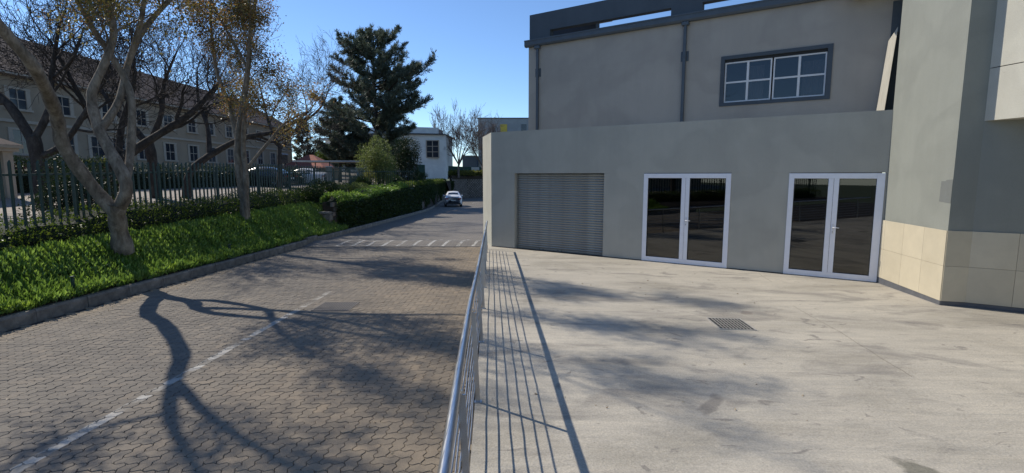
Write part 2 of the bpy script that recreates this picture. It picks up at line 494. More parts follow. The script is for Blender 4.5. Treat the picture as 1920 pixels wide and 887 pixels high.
M['dark_metal'] = mat('dark_metal', (0.05, 0.05, 0.055), 0.5, 0.2, 20)
M['grate'] = mat('grate_steel', (0.42, 0.40, 0.36), 0.5, 0.25, 20, metal=0.3)
M['road_grate'] = mat('rusty_grate', (0.15, 0.135, 0.12), 0.8, 0.3, 15)
M['glass'] = glass_mat('door_glass', (0.30, 0.30, 0.30))
M['wglass'] = glass_mat('window_glass', (0.60, 0.62, 0.64), 0.6)
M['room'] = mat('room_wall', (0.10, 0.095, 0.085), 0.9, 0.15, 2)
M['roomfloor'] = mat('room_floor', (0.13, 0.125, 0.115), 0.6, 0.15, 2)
M['curtain'] = mat('brown_curtain', (0.36, 0.27, 0.24), 0.9, 0.15, 9, stretch=(6, 6, 0.4))
M['soil'] = mat('soil', (0.045, 0.033, 0.022), 0.95, 0.4, 6, bump=0.5)
M['grass_ground'] = mat('verge_ground', (0.06, 0.075, 0.03), 0.95, 0.4, 3, bump=0.5)
M['drive'] = mat('drive_paving', (0.30, 0.26, 0.215), 0.9, 0.2, 2.5, bump=0.3, bscale=25)
M['green_steel'] = mat('green_steel', (0.018, 0.045, 0.036), 0.45, 0.2, 8)
M['bark_pale'] = bark_mat('pale_bark', (0.085, 0.066, 0.048), (0.19, 0.155, 0.115), (0.32, 0.27, 0.205))
M['bark_dark'] = bark_mat('dark_bark', (0.030, 0.025, 0.021), (0.055, 0.046, 0.039), (0.095, 0.08, 0.068))
M['bark_grey'] = bark_mat('grey_bark', (0.09, 0.07, 0.06), (0.15, 0.12, 0.105), (0.21, 0.175, 0.155))
M['bark_pine'] = bark_mat('pine_bark', (0.03, 0.022, 0.017), (0.05, 0.04, 0.03), (0.08, 0.062, 0.05))
M['leaf_olive'] = leaf_mat('olive_leaf', (0.095, 0.10, 0.035), (0.26, 0.205, 0.075), 0.45)
M['leaf_gold'] = leaf_mat('autumn_leaf', (0.15, 0.105, 0.045), (0.34, 0.19, 0.085), 0.45)
M['leaf_cover'] = leaf_mat('ground_cover_leaf', (0.095, 0.165, 0.030), (0.25, 0.36, 0.09), 0.48, 0.35, 0.5)
M['leaf_hedge'] = leaf_mat('hedge_leaf', (0.040, 0.070, 0.014), (0.12, 0.155, 0.032), 0.45)
M['leaf_dark'] = leaf_mat('dark_leaf', (0.012, 0.024, 0.010), (0.035, 0.055, 0.02), 0.25)
M['leaf_ivy'] = leaf_mat('ivy_leaf', (0.018, 0.036, 0.010), (0.05, 0.075, 0.02), 0.3)
M['leaf_yellow'] = leaf_mat('yellow_green_leaf', (0.10, 0.12, 0.03), (0.21, 0.21, 0.07), 0.45)
M['leaf_pale'] = leaf_mat('pale_green_leaf', (0.09, 0.125, 0.04), (0.22, 0.25, 0.09), 0.45)
M['needle'] = leaf_mat('pine_needle', (0.05, 0.072, 0.055), (0.14, 0.16, 0.115), 0.25, 0.5)
M['flower'] = leaf_mat('pink_flower', (0.45, 0.12, 0.09), (0.55, 0.22, 0.14), 0.4)
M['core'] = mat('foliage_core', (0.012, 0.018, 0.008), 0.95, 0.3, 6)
M['beige_wall'] = plaster_mat('beige_wall', (0.34, 0.265, 0.185), 0.1, 20)
M['trim'] = mat('pale_trim', (0.40, 0.335, 0.26), 0.7, 0.06, 4)
M['white_wall'] = plaster_mat('white_wall', (0.66, 0.66, 0.63), 0.06, 20)
M['rooftile'] = None
M['pane_dark'] = mat('dark_pane', (0.03, 0.035, 0.045), 0.08, 0.3, 0.6, spec=0.6)
M['grey_wall'] = plaster_mat('grey_wall', (0.33, 0.34, 0.335), 0.05, 20)
M['yellow'] = mat('yellow_panel', (0.62, 0.45, 0.07), 0.6, 0.05, 3)
M['blue_wall'] = plaster_mat('blue_grey_wall', (0.10, 0.13, 0.17), 0.08, 20)
M['green_screen'] = mat('green_screen', (0.018, 0.05, 0.038), 0.8, 0.25, 3)
M['block'] = mat('block_concrete', (0.20, 0.17, 0.145), 0.95, 0.3, 4, bump=0.4, bscale=25, island=0.18)
M['car_white'] = mat('white_car_paint', (0.80, 0.80, 0.80), 0.22, 0.02, 3, spec=0.6)
M['car_dark'] = mat('dark_car_paint', (0.02, 0.022, 0.026), 0.22, 0.02, 3, spec=0.6)
M['rubber'] = mat('rubber', (0.018, 0.018, 0.018), 0.8)
M['black_plastic'] = mat('black_plastic', (0.022, 0.022, 0.024), 0.5)
M['alloy'] = mat('alloy', (0.45, 0.45, 0.46), 0.3, metal=0.9)
M['tail'] = mat('tail_lens', (0.22, 0.010, 0.012), 0.2, spec=0.6)
M['car_glass'] = mat('car_glass', (0.012, 0.014, 0.018), 0.05, spec=0.8)
M['plate'] = mat('number_plate', (0.55, 0.55, 0.52), 0.5)
M['sign'] = mat('pale_sign', (0.50, 0.50, 0.48), 0.6, 0.1, 6)
M['dry_leaf'] = leaf_mat('dry_leaf', (0.16, 0.10, 0.05), (0.42, 0.34, 0.22), 0.2)
M['jamb_face'] = mat('pale_jamb_face', (0.43, 0.40, 0.33), 0.8, 0.12, 7, stretch=(5, 5, 0.3))  # pale face of the slanting jamb beside the tower


def roof_tile_mat(name, c):
    m, N, L, P = new_mat(name)
    o = N.new('ShaderNodeTexCoord').outputs['Object']
    n = noise(N, L, o, 3, 5, 0.7)
    L.new(ramp(N, L, n, [(0.3, tuple(x * 0.65 for x in c)), (0.7, tuple(x * 1.25 for x in c))]), P.inputs['Base Color'])
    P.inputs['Roughness'].default_value = 0.85
    return m


M['rooftile'] = roof_tile_mat('brown_roof_tile', (0.085, 0.052, 0.042))
M['redtile'] = roof_tile_mat('red_roof_tile', (0.30, 0.09, 0.055))


# ------------------------------------------------------------------ levels of the place
def zslab(x, y): return -0.0156 * x - 0.024 * y


def zroad(y):
    z = -0.06 - 0.024 * min(y, 60.0)
    if y > 60: z += -0.024 * (1 - math.exp(-(y - 60) / 5.0)) * 5.0 * 0.6
    if 18.45 < y < 20.85: z += 0.085 * math.sin((y - 18.45) / 2.4 * math.pi) ** 2
    return z


KERB = [(-12, -7.7), (45, -7.72), (52, -8.15), (60, -8.9), (68, -9.6), (74, -9.7), (79, -8.9), (83, -6.8), (85.5, -3.0), (86.5, 3.0), (86.7, 14.0)]   # (y, x)


def kerb_x(y):
    for (a, xa), (b, xb) in zip(KERB, KERB[1:]):
        if a <= y <= b: return xa + (xb - xa) * (y - a) / (b - a)
    return KERB[-1][1]


def edge_x(y): return -0.175 - 0.0396 * y      # outer edge of the concrete yard, under the railing


def zterr(x, y):
    """garden bank and terrace on the left"""
    top = 0.48 + 0.012 * (min(max(y, 5), 40) - 10) + 0.062 * max(0.0, -11.5 - x)
    kt = zroad(y) + 0.17
    if y > 66: top += 0.03 * (y - 66)
    if x > -9.4:
        kx = kerb_x(y) - 0.14
        t = max(0.0, min(1.0, (kx - x) / (kx + 9.4))) if kx > -9.39 else 1.0
        t = t * t * (3 - 2 * t)
        return kt + (top - kt) * t
    return top


# ------------------------------------------------------------------ ground sheets
g = MB(); g.add([(-900, -300, -4.2), (900, -300, -4.2), (900, 1500, -4.2), (-900, 1500, -4.2)], [(0, 1, 2, 3)])
tag(g.build('ground', M['grass_ground']), kind='structure')

# the road: sunk bed where pavers are laid one by one, paved sheet beyond
PAV_END = 18.42
r = MB()
ys = [-12, 0] + [i * 1.5 for i in range(1, 12)] + [PAV_END]
for a, b in zip(ys, ys[1:]):
    za, zb = zroad(a) - 0.02, zroad(b) - 0.02
    r.add([(-7.75, a, za), (edge_x(a) + 0.3, a, za), (edge_x(b) + 0.3, b, zb), (-7.75, b, zb)], [(0, 1, 2, 3)])
r.cur = 1
ys = [PAV_END] + [18.45 + 0.1 * i for i in range(25)] + [21 + 2 * i for i in range(20)] + [60 + i for i in range(0, 27)]
for a, b in zip(ys, ys[1:]):
    ka, kb = kerb_x(a), kerb_x(b)
    za, zb = zroad(a), zroad(b)
    r.add([(ka - 0.03, a, za), (16 if a > 45 else 1.5, a, za), (16 if a > 45 else 1.5, b, zb), (kb - 0.03, b, zb)], [(0, 1, 2, 3)])
za = zroad(PAV_END)
r.add([(-7.75, PAV_END - 0.003, za - 0.02), (1.5, PAV_END - 0.003, za - 0.02), (1.5, PAV_END - 0.003, za), (-7.75, PAV_END - 0.003, za)], [(0, 1, 2, 3)])
road = tag(r.build('road', [M['bedding'], M['farroad']]), kind='structure')

# interlocking pavers in herringbone, every unit edge carries the same S curve so that they key together
U = 0.101; AMP = -0.12


def paver_outline(vert):
    w, h = (1, 2) if vert else (2, 1)
    pts = []
    for i in range(w): pts += [(i, 0), (i + .25, AMP), (i + .75, -AMP)]
    for j in range(h): pts += [(w, j), (w + AMP, j + .25), (w - AMP, j + .75)]
    for i in range(w, 0, -1): pts += [(i, h), (i - .25, h - AMP), (i - .75, h + AMP)]
    for j in range(h, 0, -1): pts += [(0, j), (-AMP, j - .25), (AMP, j - .75)]
    return np.array(pts) * U - np.array([w, h]) * U / 2


def inset(P2, d):
    a = P2 - np.roll(P2, 1, 0); b = np.roll(P2, -1, 0) - P2
    na = unit(np.stack([-a[:, 1], a[:, 0]], 1)); nb = unit(np.stack([-b[:, 1], b[:, 0]], 1))
    n = unit(na + nb); k = 1.0 / np.maximum(0.5, (n * na).sum(1, keepdims=True))
    return P2 + n * d * k


PV = {}
for v in (0, 1):
    o = paver_outline(v); lo = inset(o, 0.0019); hi = inset(o, 0.0050)
    V = np.concatenate([np.c_[lo, np.full(18, -0.019)], np.c_[lo, np.full(18, -0.0045)], np.c_[hi, np.zeros(18)]])
    F = []
    for i in range(18):
        j = (i + 1) % 18
        F += [(i, j, 18 + j, 18 + i), (18 + i, 18 + j, 36 + j, 36 + i)]
    F.append(tuple(range(36, 54)))
    PV[v] = (V, F)
pmesh = {}
for v in (0, 1):
    me = bpy.data.meshes.new('paver'); me.from_pydata(PV[v][0].tolist(), [], PV[v][1]); me.materials.append(M['paver']); pmesh[v] = me
spots = []
nx0, nx1 = int(-7.68 / U), 0
for iy in range(int(2.1 / U), int(PAV_END / U)):
    for ix in range(nx0, nx1):
        k = (ix - iy) % 4
        if k == 0: v, cx, cy = 0, (ix + 1) * U, (iy + .5) * U
        elif k == 3: v, cx, cy = 1, (ix + .5) * U, (iy + 1) * U
        else: continue
        if cx < -7.60 or cx > edge_x(cy) - 0.07 or cy > PAV_END - 0.14: continue
        spots.append((cx, cy, v))


def in_view(cx, cy):
    z = 2.1 - zroad(cy); p = math.atan(115 / 950)
    dep = cy * math.cos(p) + z * math.sin(p)
    x = 960 + 950 * cx / dep; yy = 443.5 + 950 * (z * math.cos(p) - cy * math.sin(p)) / dep
    return 0 < x < 1920 and yy < 884 and x < 905 - (yy - 420) * 0.19


vis = sorted([s for s in spots if in_view(s[0], s[1])], key=lambda s: s[0] ** 2 + s[1] ** 2)
near = set((s[0], s[1]) for s in vis[:300])
Vb = []; Fb = []; off = 0
for cx, cy, v in spots:
    sag = 0.006 * math.sin(cx * 1.9 + cy * 0.7) * math.sin(cy * 1.3 - cx * 0.5)
    z = zroad(cy) + rng.gauss(0, 0.0013) + sag; tx = rng.gauss(0, 0.008) ; ty = rng.gauss(0, 0.008)
    if (cx, cy) in near:
        o = link('paver', pmesh[v], road, (cx, cy, z)); o.rotation_euler = (tx - 0.024, ty, rng.gauss(0, 0.006))
    else:
        V, F = PV[v]
        W = V.copy(); W[:, 2] += z - ty * V[:, 0] + (tx - 0.024) * V[:, 1]; W[:, 0] += cx + rng.gauss(0, 0.0008); W[:, 1] += cy
        Vb.append(W); Fb += [tuple(i + off for i in f) for f in F]; off += len(V)
me = bpy.data.meshes.new('paver_field'); me.from_pydata(np.concatenate(Vb).tolist(), [], Fb); me.materials.append(M['paver'])
tag(link('paver_field', me, road), kind='stuff')

# worn centre line and far dashes, hump stripes: thin sheets just above the paving
def strip(pts_l, pts_r, name):
    b = MB()
    for (a, c), (d, e) in zip(zip(pts_l, pts_r), zip(pts_l[1:], pts_r[1:])): b.add([a, c, e, d], [(0, 1, 2, 3)])
    o = b.build(name, M['paint'], road)
    return o


def ystrip(x0, x1, y0, y1, name='painted_line', skew=0.0, n=8, lift=0.0095):
    ya = [y0 + (y1 - y0) * i / n for i in range(n + 1)]
    return strip([(x0 + skew * (y - y0), y, zroad(y) + lift) for y in ya], [(x1 + skew * (y - y0), y, zroad(y) + lift) for y in ya], name)


for y0 in (49.5, 58.0): ystrip(-5.75, -5.62, y0, y0 + 2.2, skew=0.02, lift=0.006)
ystrip(-5.3, -5.17, 66, 74, skew=0.12, lift=0.006)
for i in range(10):
    x0 = -6.55 + i * 0.56
    ystrip(x0, x0 + 0.115, 18.5, 20.8, name='hump_stripe', skew=0.10, n=12, lift=0.006)

# cast grating in the road
gr = empty('road_grating', (-3.2, 9.0, zroad(9.0) + 0.006))
gr.rotation_euler = (-0.024, 0, 0)
tag(gr, 'rectangular metal drain grating let into the paving near the white line', 'grating')
b = MB(); b.box(-.33, .33, -.33, -.30, -.015, .006).box(-.33, .33, .30, .33, -.015, .006).box(-.33, -.30, -.2999, .2999, -.015, .006).box(.30, .33, -.2999, .2999, -.015, .006)
b.build('frame', M['road_grate'], gr)
MB().add([(-.3, -.3, .0005), (.3, -.3, .0005), (.3, .3, .0005), (-.3, .3, .0005)], [(0, 1, 2, 3)]).build('pit_shade', M['seal'], gr)  # flat black sheet, paints the darkness below the bars
bm_ = MB().box(-.011, .011, -.2998, .2998, -.012, .004).mesh('bar', M['road_grate'])
for i in range(13): link('bar', bm_, gr, (-.27 + i * .045, 0, 0.0012))

# ------------------------------------------------------------------ concrete yard
y = MB()
pl = [(edge_x(-8), -8), (14, -8), (26, 4), (26, 20), (14, 12.2), (8.9, 12.2), (-.50, 18.6), (-.9, 19.6), (edge_x(19.6), 19.6)]
gx = []
y.add([(p[0], p[1], zslab(*p)) for p in pl] + [(p[0], p[1], zslab(*p) - 0.4) for p in pl], [tuple(range(9))] + [(i, 9 + i, 9 + (i + 1) % 9, (i + 1) % 9) for i in range(9)])
yard = tag(y.build('concrete_yard', M['concrete']), kind='structure')

def crack(pts, w_):
    b = MB()
    P4 = smooth_pts([(x, y_, 0) for x, y_ in pts], 6)
    P4 = [Vector((p.x + rng.gauss(0, .006), p.y + rng.gauss(0, .006), 0)) for p in P4]
    for a, c in zip(P4, P4[1:]):
        d = (c - a).normalized(); nn = Vector((-d.y, d.x, 0)) * w_
        q = [a - nn, c - nn, c + nn, a + nn]
        b.add([(p.x, p.y, zslab(p.x, p.y) + .003) for p in q], [(0, 1, 2, 3)])
    b.build('crack', M['bedding'], yard)


CRACKS = [([(5.2, 9.15), (5.05, 8.2), (4.95, 7.4), (4.75, 6.4), (4.6, 5.6)], .0022), ([(6.3, 12.7), (6.05, 11.6)], .003), ([(1.0, 14.8), (2.4, 12.2), (3.3, 10.4)], .0018)]
dg = empty('yard_grating', (3.46, 7.8, zslab(3.46, 7.8) + 0.005))
dg.rotation_euler = (-.024, .0156, R(-4))
tag(dg, 'small square steel drain grating set in the concrete yard', 'grating')
b = MB(); b.box(-.275, .275, -.335, -.315, -.02, .005).box(-.275, .275, .315, .335, -.02, .005).box(-.275, -.255, -.3149, .3149, -.02, .005).box(.255, .275, -.3149, .3149, -.02, .005)
b.build('frame', M['grate'], dg)
MB().add([(-.255, -.315, .0005), (.255, -.315, .0005), (.255, .315, .0005), (-.255, .315, .0005)], [(0, 1, 2, 3)]).build('pit_shade', M['seal'], dg)  # drain hollow is only painted: a black sheet under the bars
bm_ = MB().box(-.0045, .0045, -.3148, .3148, .001, .008).mesh('bar', M['grate'])
for i in range(9): link('bar', bm_, dg, (-.204 + i * .051, 0, 0))
bm_ = MB().box(-.2548, .2548, -.0025, .0025, .001, .003).mesh('cross_bar', M['grate'])
for i in range(4): link('cross_bar', bm_, dg, (0, -.2 + i * .133, 0))

# ------------------------------------------------------------------ steel railing
rail = empty('steel_railing', (-0.335, 4.74, zslab(-0.335, 4.74)))
tag(rail, 'brushed steel handrail with thin horizontal bars between paved road and yard', 'railing')
inv = Matrix.Translation(-Vector(rail.location))
def RP(x, y, z): return inv @ Vector((x, y, z))
HX = [(-2.0, -.14), (0.0, -.18), (1.86, -.27), (3.11, -.335), (4.82, -.41), (7.05, -.48), (10.68, -.61), (13.6, -.71), (17.0, -.84)]
def hx(yv):
    for (a, xa), (b_, xb) in zip(HX, HX[1:]):
        if a <= yv <= b_: return xa + (xb - xa) * (yv - a) / (b_ - a)
    return HX[-1][1]
pp = [(hx(t), t) for t in [-2 + i * 0.5 for i in range(39)]]
MB().tube([RP(x, t, zslab(x, t) + .955) for x, t in pp], 0.027, 14).build('handrail', M['steel'], rail)
posts_y = [-1.05, 0.88, 2.81, 4.74, 6.67, 8.58, 10.42, 12.3, 14.2, 16.1, 17.0]
def base_x(t): return -0.137 - 0.0414 * t
pm = MB()
pm.add([(-.022, -.006, 0), (.022, -.006, 0), (.022, .006, 0), (-.022, .006, 0), (-.062, -.006, .90), (-.018, -.006, .90), (-.018, .006, .90), (-.062, .006, .90)],
       [(0, 3, 2, 1), (4, 5, 6, 7), (0, 1, 5, 4), (1, 2, 6, 5), (2, 3, 7, 6), (3, 0, 4, 7)])
pm.box(-.035, .035, -.03, .03, -.002, .008)
pm = pm.mesh('post', M['steel'])
bk = {}
for t in posts_y:
    o = link('post', pm, rail, RP(base_x(t), t, zslab(base_x(t), t)))
    x0 = base_x(t) - .04; z0 = zslab(x0, t)
    MB().tube([RP(x0, t, z0 + .885), RP(x0, t, z0 + .925), RP(hx(t), t, z0 + .94)], .007, 6).build('bracket', M['steel'], rail)
for i in range(6):
    h = 0.13 + i * 0.118
    pts = []
    for t in [-2 + k * 0.32 for k in range(60)]:
        if t > 17.0: break
        x = base_x(t) - 0.030 - 0.045 * h
        pts.append(RP(x + rng.gauss(0, .0015), t, zslab(x, t) + h + rng.gauss(0, 0.002)))
    MB().tube(pts, 0.0068, 7).build('bar', M['steel'], rail)

# ------------------------------------------------------------------ the commercial building (local x along the front wall, local y into it)
W0 = Vector((-0.722, 17.874, 0))
bld = empty('commercial_building', W0, math.atan2(-0.55, 0.835))
tag(bld, 'grey green plastered commercial building with roller door, glazed doors and tiled tower', 'building')
ZB = -0.6; ZT = 3.57; ZL = 2.16
for x0, x1 in ((0, .97), (4.23, 5.47), (7.85, 9.2), (11.16, 11.19)): MB().box(x0, x1, 0, .28, ZB, ZL).build('front_wall', M['sage'], bld)
MB().box(0, 11.19, -.004, .28, ZL + .001, ZT).build('lintel_wall', M['sage'], bld)
# road side wall, chamfered off the front wall
def loc(x, y_):
    v = Vector((x, y_, 0)) - W0; return (v.x * .835 + v.y * -.55, v.x * .55 + v.y * .835)
c1 = loc(-1.14, 20.0)
sw = MB(); sw.prism([(-.002, -.004), (-.002, .27), (c1[0] + .25, c1[1]), c1], ZB, ZT - .001)
sw.build('side_wall', M['side_cream'], bld)
MB().prism([c1, (c1[0] + .25, c1[1]), (c1[0] + .9, c1[1] + 9), (c1[0] + .6, c1[1] + 9)], ZB - .6, ZT - .002).build('rear_side_wall', M['side_cream'], bld)
MB().prism([(.1, .281), (11.1, .281), (11.1, 10), (c1[0] + .9, 10), (c1[0] + .28, c1[1])], ZT - .25, ZT - .12).build('flat_roof', M['kerb'], bld)
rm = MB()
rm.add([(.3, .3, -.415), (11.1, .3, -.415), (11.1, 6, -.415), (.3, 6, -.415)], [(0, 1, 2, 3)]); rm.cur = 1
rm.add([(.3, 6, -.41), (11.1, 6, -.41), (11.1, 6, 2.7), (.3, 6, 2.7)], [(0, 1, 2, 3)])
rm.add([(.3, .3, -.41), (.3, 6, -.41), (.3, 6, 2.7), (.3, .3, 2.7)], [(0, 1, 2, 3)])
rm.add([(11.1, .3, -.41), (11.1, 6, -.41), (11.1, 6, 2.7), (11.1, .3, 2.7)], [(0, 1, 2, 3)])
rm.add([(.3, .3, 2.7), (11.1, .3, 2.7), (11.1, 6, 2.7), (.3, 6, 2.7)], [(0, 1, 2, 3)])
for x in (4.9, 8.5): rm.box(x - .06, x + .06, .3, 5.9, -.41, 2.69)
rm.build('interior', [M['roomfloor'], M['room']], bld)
# black strip along the foot of the wall
MB().box(.0, 11.17, -.012, -.004, -.43, -.395).build('foot_strip', M['seal'], bld)

# roller door
rd = empty('roller_door', (.97, .16, -.42), 0, bld)
tag(rd, 'closed galvanised roller shutter door')
NS = 33; sh_ = 2.56 / NS
prof = [(0.0, 0.0), (-.006, .10), (-.012, .24), (-.0145, .42), (-.012, .60), (-.006, .76), (.004, .84), (.009, .92), (.0, 1.0)]
vs = []; fs = []
for i, (py, pz) in enumerate(prof): vs += [(0.0, py, pz * sh_), (3.26, py, pz * sh_)]
for i in range(len(prof) - 1): fs.append((2 * i, 2 * i + 1, 2 * i + 3, 2 * i + 2))
sm_ = MB().add(vs, fs, True).mesh('slat', M['galv'])
for i in range(NS - 1):
    o = link('slat', sm_, rd, (0, rng.gauss(0, .0012), .085 + i * sh_)); o.rotation_euler = (rng.gauss(0, .02), 0, rng.gauss(0, .0004))
MB().rbox(0.01, 3.25, -.024, .012, .012, .083, .004).build('bottom_rail', M['galv'], rd)
MB().box(0.004, .05, -.03, -.018, .01, 2.575).box(3.21, 3.256, -.03, -.018, .01, 2.575).build('guide', M['galv'], rd)
for x in (.92, 1.06, 1.62, 1.76): MB().tube([(x, -.03, .045), (x, -.024, .045)], .018, 8).build('lock', M['dark_metal'], rd)

# glazed double doors
def double_door(x0, x1, mx0, mx1, label, glass):
    d = empty('double_door', (0, 0, 0), 0, bld); tag(d, label)
    zb, zt = -.405, 2.15
    gz0 = -.27; gz1 = 2.02
    f = MB()
    f.rbox(x0 + .003, glass[0], -.02, .06, zb, zt - .003, .004).rbox(glass[3], x1 - .003, -.02, .06, zb, zt - .003, .004)
    f.rbox(glass[0] + .0005, glass[3] - .0005, -.0195, .06, gz1, zt - .0035, .004).rbox(glass[0] + .0005, glass[3] - .0005, -.0195, .06, zb, gz0, .004)
    f.build('frame', M['white_frame'], d)
    mid = (glass[1] + glass[2]) / 2
    MB().rbox(glass[1], mid - .003, -.021, .058, gz0 + .0005, gz1 - .0005, .004).build('stile', M['white_frame'], d)
    MB().rbox(mid + .003, glass[2], -.018, .058, gz0 + .0005, gz1 - .0005, .004).build('stile', M['white_frame'], d)
    MB().box(mid - .0028, mid + .0028, -.01, .05, gz0, gz1).build('seal', M['seal'], d)
    for a, b_ in ((glass[0], glass[1]), (glass[2], glass[3])):
        p = MB(); p.box(a - .01, b_ + .01, .018, .024, gz0 - .01, gz1 + .01); p.build('pane', M['glass'], d)
        be = MB()
        be.box(a, b_, -.008, .0175, gz0, gz0 + .012).box(a, b_, -.008, .0175, gz1 - .012, gz1).box(a, a + .012, -.0081, .0176, gz0 + .0121, gz1 - .0121).box(b_ - .012, b_, -.0081, .0176, gz0 + .0121, gz1 - .0121)
        be.build('glazing_bead', M['seal'], d)
    hxv = mid + .045
    h = MB(); h.rbox(hxv - .018, hxv + .018, -.032, -.02, .68, .92, .004)
    h.tube([(hxv, -.03, .84), (hxv, -.075, .84), (hxv + .13, -.08, .838)], .011, 8)
    h.build('handle', M['white_window'], d)
    MB().tube([(hxv, -.036, .73), (hxv, -.031, .73)], .009, 8).build('keyhole', M['seal'], d)
    return d


double_door(5.47, 7.85, 0, 0, 'white framed glazed double door beside the roller door', (5.60, 6.56, 6.78, 7.72))
double_door(9.2, 11.16, 0, 0, 'white framed glazed double door beside the tiled tower', (9.32, 10.05, 10.27, 11.0))
# only the bare interior lies behind the glass
# upper storey, set back one metre
UY = 1.0
uw = MB()
wx0, wx1, wz0, wz1 = 7.30, 9.86, 4.07, 5.35
uw.box(.90, wx0, UY, UY + .25, 3.3, 6.6).box(wx1, 12.2, UY, UY + .25, 3.3, 6.6).box(wx0, wx1, UY, UY + .25, 3.3, wz0).box(wx0, wx1, UY, UY + .25, wz1, 6.6)
uw.build('upper_wall', M['grey_plaster'], bld)
MB().box(.905, 12.2, UY + 3.2, UY + 3.4, 3.4, 6.8).box(.9, 1.15, UY + .25, UY + 8, 3.3, 6.6).build('upper_inner_wall', M['room'], bld)
MB().box(.91, 12.2, UY + .251, UY + 8, 6.45, 6.55).build('upper_roof', M['kerb'], bld)
# navy parapet with slots
pz0, pz1 = 6.62, 7.56
pa = MB()
for x0, x1 in ((.92, 1.72), (5.78, 6.66), (10.6, 12.6)): pa.box(x0, x1, UY + .02, UY + .27, pz0, pz1)
for x0, x1 in ((1.72, 5.78), (6.66, 10.6)): pa.box(x0, x1, UY + .02, UY + .27, 6.97, pz1); pa.box(x0, x1, UY + .02, UY + .27, pz0, 6.72)
pa.build('parapet', M['navy'], bld)
MB().box(.95, 3.0, UY + .9, UY + 1.2, 6.552, 7.35).build('plant_screen', M['navy'], bld)
MB().box(2.6, 3.3, UY + .6, UY + 1.6, 7.36, 7.75).build('roof_vent', M['grey_plaster'], bld)
gu = MB()
gprof = [(UY - .002, 6.48), (UY - .10, 6.48), (UY - .135, 6.53), (UY - .135, 6.66), (UY - .15, 6.66), (UY - .15, 6.70), (UY + .019, 6.70)]
n = len(gprof); v = [(.80, a, c) for a, c in gprof] + [(12.4, a, c) for a, c in gprof]
gu.add(v, [(i, i + 1, n + i + 1, n + i) for i in range(n - 1)] + [tuple(range(n)), tuple(range(2 * n - 1, n - 1, -1))])
gu.build('gutter', M['navy_metal'], bld)
for x, br in ((1.29, 5.6), (6.235, 5.53)):
    dp = empty('downpipe', (x, UY, 3.6), 0, bld)
    MB().rbox(-.042, .042, -.10, -.02, -.02, 2.84, .008).build('pipe', M['navy_metal'], dp)
    MB().rbox(-.10, .10, -.128, -.004, 2.78, 2.879, .01).build('hopper', M['navy_metal'], dp)
    MB().box(-.11, .11, -.014, -.001, br - 3.6 - .14, br - 3.6 + .14).box(-.05, .05, -.107, -.0141, br - 3.6 - .03, br - 3.6 + .03).build('bracket', M['navy_metal'], dp)
# window
wd = empty('window', (0, 0, 0), 0, bld); tag(wd, 'white two leaf window of eight panes in a dark grey surround')
s_ = MB()
s_.box(7.245, 9.915, UY - .025, UY + .06, 5.30, 5.395).box(7.245, 9.915, UY - .025, UY + .06, 4.03, 4.125).box(7.245, 7.345, UY - .0252, UY + .06, 4.1251, 5.2999).box(9.80, 9.915, UY - .0252, UY + .06, 4.1251, 5.2999)
s_.build('surround', M['navy'], wd)
MB().box(7.3451, 9.7999, UY + .03, UY + .2, 5.225, 5.2999).build('head_bar', M['seal'], wd)  # solid black bar set above the casements
for a, b_ in ((7.352, 8.535), (8.575, 9.79)):
    f = MB(); y0, y1 = UY + .04, UY + .09; z0, z1 = 4.13, 5.222; t = .035; mz = (z0 + z1) / 2; mx = (a + b_) / 2
    f.box(a, b_, y0, y1, z0, z0 + t).box(a, b_, y0, y1, z1 - t, z1).box(a, a + t, y0 + .001, y1, z0 + t, z1 - t).box(b_ - t, b_, y0 + .001, y1, z0 + t, z1 - t)
    f.box(a + t, b_ - t, y0 + .004, y1, mz - .022, mz + .022).box(mx - .028, mx + .028, y0 + .002, y1, z0 + t, mz - .0221).box(mx - .028, mx + .028, y0 + .002, y1, mz + .0221, z1 - t)
    fr = f.build('casement', M['white_window'], wd)
    for xa, xb in ((a + t, mx - .028), (mx + .028, b_ - t)):
        for za, zb_ in ((z0 + t, mz - .022), (mz + .022, z1 - t)):
            MB().box(xa, xb, y0 + .022, y0 + .027, za, zb_).build('pane', M['wglass'], wd)
cu = MB()
for i in range(2):
    x0 = (7.85, 9.25)[i]; v = []
    for k in range(13): v += [(x0 + k * .04, UY + .22 + .02 * (k % 2), 4.15), (x0 + k * .04, UY + .22 + .02 * (k % 2), 5.1 - .02 * i)]
    cu.add(v, [(2 * k, 2 * k + 2, 2 * k + 3, 2 * k + 1) for k in range(12)])
cu.build('curtain', M['curtain'], wd)
# roof corner that juts over the wall at the right
MB().add([(9.9, UY - .45, 6.36), (12.3, UY - .75, 6.36), (12.3, UY - .002, 6.36), (10.3, UY - .002, 6.36), (9.9, UY - .45, 6.47), (12.3, UY - .75, 6.47), (12.3, UY - .002, 6.47), (10.3, UY - .002, 6.47)],
         [(0, 3, 2, 1), (4, 5, 6, 7), (0, 1, 5, 4), (1, 2, 6, 5), (2, 3, 7, 6), (3, 0, 4, 7)]).build('roof_corner', M['cream_plaster'], bld)

# tower: slanted lit face, corner, shaded face
A0 = (11.185, -.006); A1 = (12.06, -2.185); B1 = (12.42, -2.075); B2 = (17.5, -2.02)
tw = empty('tower', (0, 0, 0), 0, bld)
MB().prism([(A0[0] + .004, A0[1] + .012), A1, B1, B2, (17.5, 4.5), (12.4, 4.5), (12.4, UY + .24), (11.60, UY + .24), (11.60, .3)], -.6, 9.5).build('tower_wall', M['tower_plaster'], tw)
MB().box(11.42, 11.595, .285, UY - .002, ZT - .1, 9.0).build('tower_return', M['navy'], tw)
